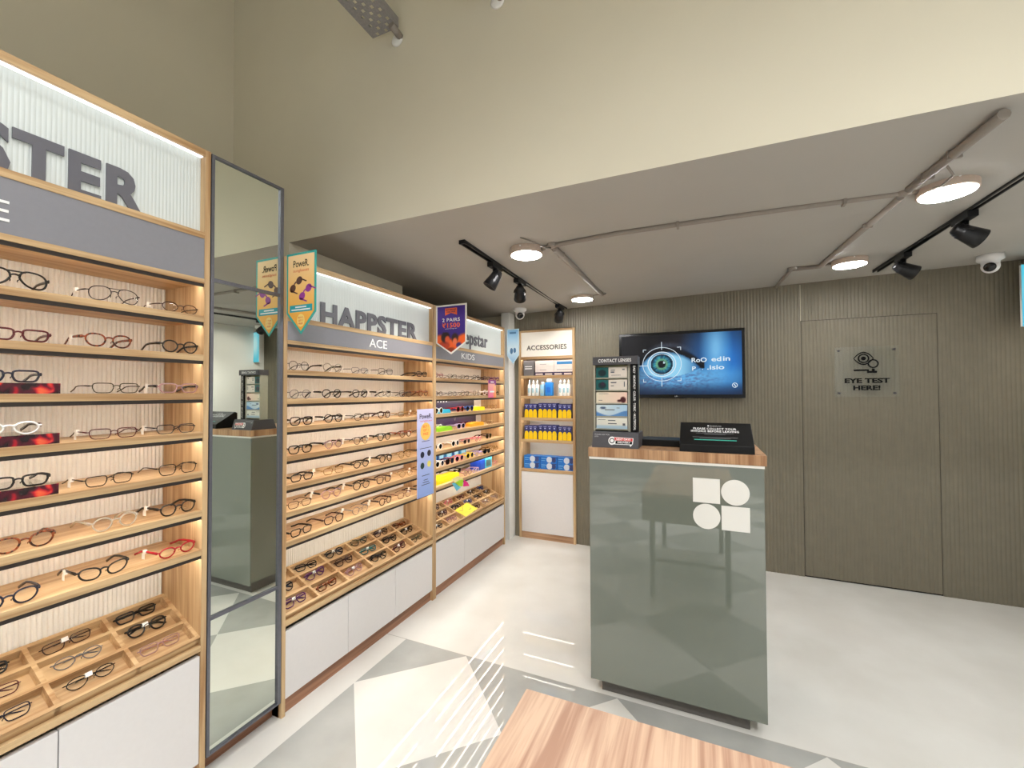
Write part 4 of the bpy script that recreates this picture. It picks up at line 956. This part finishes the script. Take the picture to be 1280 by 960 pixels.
t = MB(); text_mb(t, 'NEXT DAYS', tuple(Vector(onb(-0.384, 0.040))), XR, ub, 0.07, 0.009, 0.03, 0.0013); text_mb(t, 'DELIVERY', onb(-0.376, 0.0245), XR, ub, 0.062, 0.008, 0.03, 0.0013); part('lettering', t, M['white_ink'], cs)

# invoice stand
iv = thing('notice_stand', (0.065, 2.23, ZC), 'black wedge notice stand about invoices on the counter', 'notice stand')
part('stand_body', MB().prism([(0, 2.147, ZC), (0, 2.320, ZC), (0, 2.320, 1.340), (0, 2.300, 1.349), (0, 2.150, 1.256)], (-0.0895, 0, 0), (0.2185, 0, 0)), M['black'], iv, 0.002)
sl0, sl1 = Vector((0, 2.150, 1.256)), Vector((0, 2.300, 1.349)); us = (sl1-sl0).normalized(); ln = (sl1-sl0).length
def ons(x, v): q = sl0 + us*v; return (x, q.y, q.z)
t = MB(); mid = 0.062
text_mb(t, 'PLEASE COLLECT YOUR', ons(mid, 0.118), XR, us, 0.185, 0.015, 0.02, 0.0006, center=True, spacing=1.1)
text_mb(t, 'INVOICE BEFORE LEAVING', ons(mid, 0.098), XR, us, 0.205, 0.015, 0.02, 0.0006, center=True, spacing=1.1)
text_mb(t, '\u25a0 lenskart.com', ons(mid, 0.144), XR, us, 0.06, 0.009, 0.0, 0.0006, center=True)
part('lettering', t, M['white_ink'], iv)
t = MB()
for v, w in ((0.088, 0.16), (0.080, 0.09), (0.058, 0.19), (0.050, 0.13)): plate(t, ons(mid, v), XR, us, -w/2, w/2, 0, 0.0022, 0, 0.0005)
part('fine_print', t, M['grey_ink'], iv)
t = MB(); plate(t, ons(mid, 0.036), XR, us, -0.088, 0.088, 0, 0.006, 0, 0.0006); part('teal_line', t, col('ink_teal_green', 64, 176, 158), iv)
single('keyboard', MB().box(-0.300, -0.092, 2.30, 2.46, ZC, ZC+0.034), M['black'], 'low black slab on the counter between the two display stands', 'keyboard', bevel=0.003)

# ------------------------------------------------------------------ television
tvx0, tvx1, tvz0, tvz1 = -0.694, 0.355, 1.443, 2.042
tv = thing('television', (-0.17, 4.1, tvz0), 'black wall television showing a blue eye', 'television')
part('housing', MB().box(tvx0, tvx1, 4.098, 4.140, tvz0, tvz1), M['black_gloss'], tv, 0.004)
sx0, sx1, sz0, sz1 = tvx0+0.024, tvx1-0.024, tvz0+0.032, tvz1-0.024; SW, SHt = sx1-sx0, sz1-sz0
import mathutils
def nz(x, y): return mathutils.noise.noise(Vector((x, y, 0.3)))
def eye(u, v):
    x = u*800; y = (1-v)*430         # picture units
    ex, ey = 285, 212
    c = (2, 3, 6)
    dx = x-ex
    q = (dx-10)/(170 if dx < 10 else 245); k = max(0.0, 1-q*q)
    upy = 246 - 122*k**0.8; lowy = 246 + 62*k
    c = mixc(c, (52, 50, 62), 0.7*blob(x, y, 470, 95, 170, 110, 1.4))
    c = mixc(c, (30, 112, 196), blob(x, y, 690, 215, 190, 260, 1.3)); c = mixc(c, (132, 200, 242), 0.85*blob(x, y, 640, 110, 60, 170, 1.6))
    c = mixc(c, (104, 182, 236), blob(x, y, 390, 300, 350, 125, 1.1)*(1 if y > upy and abs(q) < 1 else max(0, min(1, (y-205)/80))))
    if y > lowy or abs(q) >= 1 and y > 250:
        tx = max(0, nz(x*0.05, y*0.09)+0.2) + 0.6*max(0, nz(x*0.16, y*0.2))
        c = mixc(c, (66, 70, 116), 0.8*tx*blob(x, y, 330, 345, 280, 95, 1)); c = mixc(c, (160, 90, 100), 0.35*max(0, nz(x*0.03, y*0.05))*blob(x, y, 350, 340, 200, 60, 1))
    if x < 130: c = mixc(c, (2, 4, 10), (140-x)/100)
    if y > 345: c = mixc(c, (12, 30, 60), (y-345)/110)
    band = 30 + 26*max(0, q) if q > -1 else 0
    if abs(q) < 1.12 and upy-band < y < upy+3: c = mixc(c, (4, 8, 14), 0.95*min(1, (y-upy+band)/22))
    if y < upy-band and abs(q) < 1 and y > upy-band-40: c = mixc(c, (96, 108, 128), 0.55*max(0, 1-abs(y-(upy-band-14))/26)*max(0, 1-abs(q)) + 0.25*max(0, nz(x*0.2, y*0.05)))
    if abs(q) < 1 and upy < y < lowy:
        c = mixc((40, 100, 160), (150, 214, 246), min(1, 1.25*k)); c = mixc(c, (30, 70, 112), (0.45-(y-upy)/50)*1.6)
    d = math.hypot(dx, y-ey)
    if d < 76 and y > upy-4:
        a = math.atan2(y-ey, dx); s = nz(a*7, d*0.02)
        c = mixc((14, 64, 104), (70, 196, 206), 0.4+0.8*s); c = mixc(c, (150, 190, 110), 0.7*max(0, 1-abs(d-34)/14)); c = mixc(c, (6, 22, 40), (d-54)/18)
    if d < 27: c = (3, 8, 16)
    if math.hypot(dx-16, y-ey+12) < 6: c = (210, 240, 250)
    return c
link('screen', pic_mesh('screen', (sx0, 4.0975, sz0), XR, ZU, SW, SHt, 150, 84, eye, M['screen'], wloc(tv)), tv)
SO = (sx0, 4.0972, sz0); k_ = SW/800
wl = emission('screen_white', rgb(225, 240, 250), 0.68)
t = MB(); ring(t, SO, XR, ZU, 285*k_, (430-212)*SHt/430, 130*k_, 134*k_, 0, 0.0004, 48, 0.92); ring(t, SO, XR, ZU, 285*k_, (430-212)*SHt/430, 93*k_, 99*k_, 0, 0.0004, 40, 0.92); ring(t, SO, XR, ZU, 285*k_, (430-212)*SHt/430, 79*k_, 82*k_, 0, 0.0004, 40, 0.92)
def sp(x, y): return (x*k_, (430-y)*SHt/430)
for (x0, y0, x1, y1) in ((283, 52, 287, 108), (283, 312, 287, 372), (120, 219, 188, 223), (155, 103, 178, 107), (155, 103, 159, 122), (390, 92, 416, 96), (412, 92, 416, 114), (155, 337, 178, 341), (155, 318, 159, 341), (390, 330, 416, 334), (412, 312, 416, 334)):
    (a, b), (c, d2) = sp(x0, y1), sp(x1, y0); plate(t, SO, XR, ZU, a, c, b, d2, 0, 0.0004)
part('screen_graphics', t, wl, tv); t = MB()
ring(t, SO, XR, ZU, *sp(755, 367), 13*k_, 17*k_, 0, 0.0004, 20); ngon(t, SO, XR, ZU, [sp(748, 360), sp(752, 357), sp(763, 374), sp(759, 377)], 0, 0.0004)
part('screen_icon', t, wl, tv)
t = MB()
for s, x, y, w, h in (('RoO', 485, 205, 98, 32), ('ed', 612, 202, 62, 32), ('in', 684, 200, 44, 30), ('P', 488, 262, 24, 28), ('.', 552, 258, 6, 6), ('.isio', 584, 258, 108, 30)):
    a, b = sp(x, y); text_mb(t, s, (SO[0]+a, SO[1], SO[2]+b), XR, ZU, w*k_, h*SHt/430, 0.02, 0.0004)
part('lettering', t, wl, tv)
t = MB(); text_mb(t, 'LG', (tvx0+0.49, 4.098, tvz0+0.012), XR, ZU, 0.022, 0.010, 0.0, 0.0004); part('maker_mark', t, M['white_ink'], tv)

# eye test sign on the door
es = thing('acrylic_sign', (1.18, 4.13, 1.456), 'clear acrylic EYE TEST HERE sign screwed to the ribbed door', 'sign')
ex0, ex1, ez0, ez1, ey_ = 0.981, 1.382, 1.456, 1.846, 4.128
part('plate', MB().box(ex0, ex1, ey_, ey_+0.005, ez0, ez1), M['acrylic'], es)
for x in (ex0+0.028, ex1-0.028):
    for z in (ez0+0.028, ez1-0.028): part('standoff', MB().lathe([(0.008, 0), (0.008, 0.022), (0, 0.022)], 12, Matrix.Translation((x, ey_+0.018, z)) @ Matrix.Rotation(PI/2, 4, 'X')), M['dark_grey'], es)
S0 = (ex0, ey_, ez0); kk = (ex1-ex0)/860.0; kz = (ez1-ez0)/680.0
def q_(x, y): return ((x-250)*kk, (810-y)*kz)
t = MB(); text_mb(t, 'EYE TEST', (ex0+q_(385, 0)[0], ey_, ez0+q_(0, 625)[1]), XR, ZU, 600*kk, 66*kz, 0.04, 0.0012); text_mb(t, 'HERE!', (ex0+q_(500, 0)[0], ey_, ez0+q_(0, 722)[1]), XR, ZU, 362*kk, 66*kz, 0.04, 0.0012); part('lettering', t, M['black_ink'], es)
t = MB()
cxe, cye = q_(645, 292)
for sgn in (1, -1):
    for i in range(16):
        def pt(j, o): 
            u = -1+2*j/16; return (cxe+u*132*kk, cye+sgn*((1-u*u)*80+o)*kz)
        ngon(t, S0, XR, ZU, [pt(i, -9), pt(i+1, -9), pt(i+1, 9), pt(i, 9)][::sgn], 0, 0.0012)
ring(t, S0, XR, ZU, cxe, cye, 58*kk, 78*kk, 0, 0.0012, 28); ngon(t, S0, XR, ZU, ell(cxe, cye, 32*kk, 32*kk, 20), 0, 0.0012)
cl2 = q_(772, 365); ring(t, S0, XR, ZU, *cl2, 54*kk, 74*kk, 0, 0.0013, 28)
for (x0, y0, x1, y1) in ((510, 462, 715, 440), (690, 490, 820, 462), (755, 465, 790, 432)):
    (a, b), (c, d2) = q_(x0, y0), q_(x1, y1); plate(t, S0, XR, ZU, a, c, b, d2, 0, 0.0012)
part('eye_symbol', t, M['black_ink'], es)

# ------------------------------------------------------------------ ceiling fittings
def lamp(x, y, label):
    z = ceil_z(x, y)
    o = thing('ceiling_lamp', (x, y, z), label, 'ceiling lamp', 'round ceiling lamps'); T = Matrix.Translation((x, y, z))
    part('housing', MB().lathe([(0.094, -0.0005), (0.098, -0.006), (0.098, -0.044), (0.090, -0.048), (0.090, -0.044)], 32, T), M['lamp_body'], o)
    part('diffuser', MB().lathe([(0.0895, -0.0445), (0.088, -0.050), (0.06, -0.055), (0, -0.056)], 32, T), M['lamp_disc'], o)
    part('screw', MB().lathe([(0.004, 0), (0.004, 0.004), (0, 0.004)], 8, Matrix.Translation((x, y-0.098, z-0.018)) @ Matrix.Rotation(PI/2, 4, 'X')), M['white_plastic'], o)
lamp(-0.936, 2.353, 'round ceiling lamp beside the track of three spotlights')
lamp(-0.933, 3.660, 'round ceiling lamp above the television')
lamp(0.956, 2.355, 'large round ceiling lamp beside the pipe elbow, close to the upper wall')
lamp(0.921, 3.490, 'round ceiling lamp above the ribbed door')
def pipe(pts, label, r=0.0115, jbox=(), clips=()):
    q = [(x, y, ceil_z(x, y)-r-0.007) for x, y in pts]
    o = thing('conduit_pipe', q[0], label, 'conduit', 'ceiling conduits')
    part('pipe', MB().tube(q, r, 10), M['pvc'], o)
    for x, y in jbox: part('junction_box', MB().lathe([(0.030, -0.0005), (0.030, -0.026), (0.022, -0.032), (0, -0.032)], 20, Matrix.Translation((x, y, ceil_z(x, y)))), M['pvc'], o)
    for x, y, ax in clips:
        z = ceil_z(x, y)
        part('clip', MB().box(x-(0.006 if ax == 0 else 0.02), x+(0.006 if ax == 0 else 0.02), y-(0.02 if ax == 0 else 0.006), y+(0.02 if ax == 0 else 0.006), z-0.040, z-0.0005), M['pvc'], o)
pipe([(-0.845, 2.352), (-0.768, 2.330), (-0.4, 2.296), (0.2, 2.310), (0.815, 2.345), (0.862, 2.350)], 'long conduit pipe running between the two front ceiling lamps', 0.013, [(-0.768, 2.330), (0.815, 2.345)], [(-0.092, 2.300, 0), (0.6, 2.334, 0)])
pipe([(-0.766, 2.366), (-0.750, 3.622)], 'thicker conduit pipe running to the lamp above the television', 0.0185, [(-0.750, 3.635)], [(-0.764, 2.5, 1)])
pipe([(-0.835, 3.655), (-0.752, 3.645)], 'short conduit stub at the lamp above the television', 0.009)
pipe([(0.858, 1.78), (0.838, 2.05), (0.815, 2.300)], 'conduit pipe from the upper wall to the large front lamp', 0.017, (), [(0.842, 2.02, 1), (0.828, 2.18, 1)])
pipe([(0.814, 2.385), (0.770, 3.530), (0.605, 3.520)], 'conduit pipe with an elbow beside the lamp above the door', 0.016, [(0.605, 3.520)], [(0.795, 2.72, 1)])
pipe([(0.770, 3.535), (0.825, 3.515)], 'short conduit stub at the lamp above the door', 0.009)
pipe([(0.603, 3.555), (0.590, 4.125)], 'thin conduit running from the elbow to the back wall', 0.012)
def loop(pts, label, r=0.004):
    single('cable', MB().tube(pts, r, 7), M['pvc'], label, 'cable', origin=pts[0])
zc1 = ceil_z(-0.77, 2.3)
loop([(-0.775, 2.325, zc1-0.034), (-0.79, 2.29, zc1-0.045), (-0.83, 2.22, zc1-0.030), (-0.90, 2.17, zc1-0.006)], 'thin cable curling from the junction by the front lamp to the ceiling')
zc1 = ceil_z(0.86, 2.3)
loop([(0.868, 2.335, zc1-0.030), (0.90, 2.26, zc1-0.045), (0.905, 2.18, zc1-0.040), (0.862, 2.12, zc1-0.024)], 'white cable looping over the large front lamp')

def spot(x, y, z, aim, label, on=0.0, cone=60):
    """Track spotlight hanging from a track at (x, y, z underside)."""
    o = thing('spotlight', (x, y, z), label, 'spotlight', 'track spotlights')
    part('adapter', MB().box(x-0.020, x+0.020, y-0.075, y+0.075, z-0.030, z-0.0005), M['black'], o, 0.002)
    d = Vector(aim).normalized(); pv = Vector((x, y, z-0.030)); hc = Vector((x, y, z-0.085)) + d*0.01
    part('neck', MB().lathe([(0.016, 0.0), (0.016, -0.035), (0.010, -0.045), (0.010, -0.058)], 14, Matrix.Translation(pv)), M['black'], o)
    q = Matrix.Translation(hc) @ d.to_track_quat('Z', 'Y').to_matrix().to_4x4()
    hd = part('lamp_head', MB().lathe([(0.0, -0.062), (0.022, -0.060), (0.028, -0.052), (0.027, -0.045), (0.032, -0.043), (0.031, -0.032), (0.036, -0.030), (0.036, -0.015), (0.041, 0.02), (0.047, 0.062), (0.043, 0.062), (0.036, 0.03)], 24, q), M['black_metal'], o)
    part('yoke', MB().tube([q @ Vector((0.043*math.cos(a), 0, -0.002-0.052*math.sin(a))) for a in [PI*i/8 for i in range(9)]], 0.005, 6, r2=0.003, up=tuple(q.to_3x3() @ Vector((0,1,0)))), M['black'], o)
    part('lens_disc', MB().lathe([(0.0355, 0.031), (0, 0.032)], 20, q), emission('spot_lamp', (1, 0.93, 0.82, 1), 10.0) if on else M['black_gloss'], o)
    if on:
        li = bpy.data.lights.new('spot_beam', 'SPOT'); li.energy = on; li.spot_size = rad(cone); li.spot_blend = 0.7; li.shadow_soft_size = 0.03; li.color = (1, 0.92, 0.82)
        lo = bpy.data.objects.new('spot_beam', li); C.objects.link(lo); lo.parent = o
        lo.matrix_world = Matrix.Translation(hc + d*0.07 - wloc(o)) @ (-d).to_track_quat('Z', 'Y').to_matrix().to_4x4()
def track(x, y0, y1, label):
    o = thing('lighting_track', (x, y0, ceil_z(x, y0)), label, 'lighting track', 'lighting tracks')
    def bar(mb, xa, xb, dz0, dz1):
        return mb.prism([(xa, 0, -dz1), (xb, 0, -dz1), (xb, 0, -dz0), (xa, 0, -dz0)], (0, y0, ceil_z(x, y0)), (0, y1, ceil_z(x, y1)))
    part('rail', bar(bar(bar(MB(), x-0.018, x-0.010, 0.001, 0.024), x+0.010, x+0.018, 0.001, 0.024), x-0.010, x+0.010, 0.001, 0.010), M['black'], o)
    part('end_cap', MB().box(x-0.019, x+0.019, y0-0.012, y0, ceil_z(x, y0)-0.026, ceil_z(x, y0)-0.001), M['black'], o)
track(-1.215, 2.085, 4.10, 'black ceiling track carrying three spotlights near the eyewear bays')
track(1.19, 1.86, 3.93, 'black ceiling track carrying two spotlights, over the door side')
TZ = -0.025
spot(-1.215, 2.50, ceil_z(-1.215, 2.5)+TZ, (-0.45, -0.25, -0.8), 'lit black spotlight at the upper wall end of the three-light track', 16, 80)
spot(-1.215, 2.92, ceil_z(-1.215, 2.9)+TZ, (-0.30, 0.75, -0.55), 'black spotlight in the middle of the three-light track', 12, 80)
spot(-1.215, 3.90, ceil_z(-1.215, 3.9)+TZ, (-0.35, 0.7, -0.6), 'black spotlight at the back wall end of the three-light track', 0, 70)
spot(1.19, 2.78, ceil_z(1.19, 2.78)+TZ, (0.85, 0.1, -0.52), 'black spotlight on the door side track, close to the large lamp', 24, 80)
spot(1.19, 3.47, ceil_z(1.19, 3.47)+TZ, (0.85, 0.1, -0.50), 'black spotlight on the door side track, close to the back wall', 16, 80)

def dome(x, y, label, look):
    z = ceil_z(x, y); o = thing('security_camera', (x, y, z), label, 'security camera', 'ceiling security cameras'); T = Matrix.Translation((x, y, z))
    part('mount', MB().lathe([(0.064, -0.0005), (0.066, -0.036), (0.058, -0.042), (0.046, -0.046), (0.044, -0.066)], 28, T), M['white_plastic'], o)
    part('ball', MB().lathe([(0.046*math.cos(a), -0.078+0.046*math.sin(a)) for a in [PI/2*0.6-(PI/2*1.6)*i/10 for i in range(11)]], 24, T), M['white_plastic'], o)
    d = Vector(look).normalized(); q = Matrix.Translation((x, y, z-0.078)) @ d.to_track_quat('Z', 'Y').to_matrix().to_4x4()
    part('lens_window', MB().lathe([(0.031, 0.032), (0.029, 0.045), (0.018, 0.048), (0, 0.049)], 20, q), M['black_gloss'], o)
dome(-1.615, 3.88, 'white dome camera near the three-light track', (0.4, -0.8, -0.35))
dome(1.775, 3.86, 'white dome camera in the ceiling corner by the cyan screen', (-0.45, -0.8, -0.3))
# blade sign standing out from the right wall
ls = thing('blade_sign', (2.04, 4.0, 1.93), 'bright cyan lit blade sign high on the side wall by the dome camera', 'sign')
part('housing', MB().box(1.986, 2.099, 3.992, 4.012, 1.93, 2.345), M['white_plastic'], ls)
def cyf(u, v): return mixc((84, 205, 232), (200, 240, 246), blob(u, v, 0.7, 0.6, 0.5, 0.35, 1.0))
link('sign_face', pic_mesh('sign_face', (1.986, 3.9915, 1.93), XR, ZU, 0.113, 0.415, 6, 10, cyf, M['screen'], wloc(ls)), ls)

# cable trays running to the upper wall
def cable_tray(x0, x1, z, y0, y1, label):
    o = thing('cable_tray', ((x0+x1)/2, y1, z), label, 'cable tray', 'perforated cable trays')
    mb = MB(); w = x1-x0; nx = 6; cw = w/nx; ny = int((y1-y0)/0.026); ch = (y1-y0)/ny
    for j in range(ny):
        for i in range(nx):
            a, b = x0+i*cw, x0+(i+1)*cw; c, d2 = y0+j*ch, y0+(j+1)*ch
            if (i+j) % 2 == 0 or i == 0: mb.quad((a, c, z), (b, c, z), (b, d2, z), (a, d2, z)); continue
            ex, ey2 = cw*0.22, ch*0.2
            A, B, Cc, D = (a, c, z), (b, c, z), (b, d2, z), (a, d2, z)
            e, f, g, h = (a+ex, c+ey2, z), (b-ex, c+ey2, z), (b-ex, d2-ey2, z), (a+ex, d2-ey2, z)
            mb.quad(A, B, f, e); mb.quad(B, Cc, g, f); mb.quad(Cc, D, h, g); mb.quad(D, A, e, h)
    mb.box(x0-0.0015, x0, y0, y1, z, z+0.05).box(x1, x1+0.0015, y0, y1, z, z+0.05)
    part('perforated_channel', mb, M['steel'], o)
    for yy in (-1.2, 0.2): part('hanger', MB().box(x0-0.01, x1+0.01, yy, yy+0.025, z-0.004, z-0.001).box(x0-0.012, x0-0.004, yy, yy+0.025, z-0.004, ZT).box(x1+0.004, x1+0.012, yy, yy+0.025, z-0.004, ZT), M['steel'], o)
    part('pipe_stub', MB().tube([(x1-0.012, y1-0.04, z-0.012), (x1-0.010, 1.719, z-0.022)], 0.017, 12), M['pvc'], o)
    part('plaster_patch', MB().lathe([(0.035, 0), (0.028, 0.006), (0, 0.008)], 16, Matrix.Translation((x1-0.03, 1.7195, z-0.03)) @ Matrix.Rotation(PI/2, 4, 'X')), M['white'], o)
cable_tray(-1.512, -1.352, 3.315, -2.6, 1.69, 'perforated grey cable tray high up, its end over the mirror side')
cable_tray(-0.955, -0.79, 3.30, -2.6, 1.685, 'perforated grey cable tray high up, further from the eyewear bays')
# loop of black cable on top of the tall bay
single('cable', MB().tube([(-1.90, 0.90+0.13*i/10, 2.466+0.012+0.034*math.sin(PI*i/10)) for i in range(11)], 0.011, 8), M['black'], 'thick black cable humped on top of the tall eyewear bay', 'cable', origin=(-1.90, 0.90, 2.4665))

# ------------------------------------------------------------------ display table in the foreground
TX0, TX1, TY0, TY1, TZ1 = -0.402, 0.24, -0.25, 0.999, 0.765
tb = thing('display_table', (-0.1, 0.4, 0), 'pale oak topped table with its corner towards the counter', 'table')
part('table_top', MB().box(TX0, TX1, TY0, TY1, TZ1-0.03, TZ1), M['table'], tb, 0.0015)
part('apron', MB().box(TX0+0.004, TX1-0.004, TY0+0.004, TY1-0.004, 0.555, TZ1-0.0305), M['table_side'], tb)
for x in (TX0+0.05, TX1-0.09):
    for y in (TY0+0.05, TY1-0.09): part('leg', MB().box(x, x+0.035, y, y+0.035, 0.0, 0.5548), M['black_metal'], tb)
part('stretcher', MB().box(TX0+0.085, TX1-0.09, TY0+0.06, TY0+0.08, 0.25, 0.27).box(TX0+0.085, TX1-0.09, TY1-0.08, TY1-0.06, 0.25, 0.27), M['black_metal'], tb)

# ------------------------------------------------------------------ light
sc = bpy.context.scene
w = bpy.data.worlds.new('dim_world_fill'); sc.world = w; w.use_nodes = True  # dim background added beyond the open entrance as faint fill, not daylight
bg = w.node_tree.nodes['Background']; bg.inputs['Color'].default_value = (0.93, 0.97, 1.0, 1); bg.inputs['Strength'].default_value = 0.35
def area(name, loc, rot, sx, sy, e, c, portal=False):
    li = bpy.data.lights.new(name, 'AREA'); li.shape = 'RECTANGLE'; li.size = sx; li.size_y = sy; li.energy = e; li.color = c
    if portal: li.cycles.is_portal = True
    o = bpy.data.objects.new(name, li); C.objects.link(o); o.location = loc; o.rotation_euler = rot; return o
area('entrance_portal', (-0.15, YF-0.06, 1.45), (rad(90), 0, 0), 4.1, 2.9, 1, (1,1,1), True)
for x, y, pw in ((-0.9, 0.35, 75), (0.9, 0.35, 80), (-0.9, -1.3, 230), (0.9, -1.3, 230), (0.0, -2.7, 300)):
    li = bpy.data.lights.new('hall_downlight', 'SPOT'); li.energy = pw; li.spot_size = rad(96); li.spot_blend = 0.5; li.shadow_soft_size = 0.30; li.color = (0.97, 0.985, 1.0)
    o = bpy.data.objects.new('hall_downlight', li); C.objects.link(o); o.location = (x, y, ZT-0.05)
for x, y in ((0.4, -0.9), (1.5, -0.9)):  # unseen wide fill spots, added to brighten the bulkhead directly
    li = bpy.data.lights.new('bulkhead_fill', 'SPOT'); li.energy = 115; li.spot_size = rad(152); li.spot_blend = 0.5; li.shadow_soft_size = 0.12; li.color = (0.98, 0.985, 1.0)
    o = bpy.data.objects.new('bulkhead_fill', li); C.objects.link(o); o.location = (x, y, ZT-0.05)

sc.view_settings.view_transform = 'Standard'; sc.view_settings.look = 'None'; sc.view_settings.gamma = 1.0; sc.view_settings.use_curve_mapping = False
sc.view_settings.exposure = 0.49
sc.cycles.use_denoising = True; sc.cycles.max_bounces = 10; sc.cycles.diffuse_bounces = 5; sc.cycles.glossy_bounces = 5; sc.cycles.transparent_max_bounces = 24
sc.cycles.caustics_reflective = False; sc.cycles.caustics_refractive = False; sc.cycles.sample_clamp_indirect = 6.0
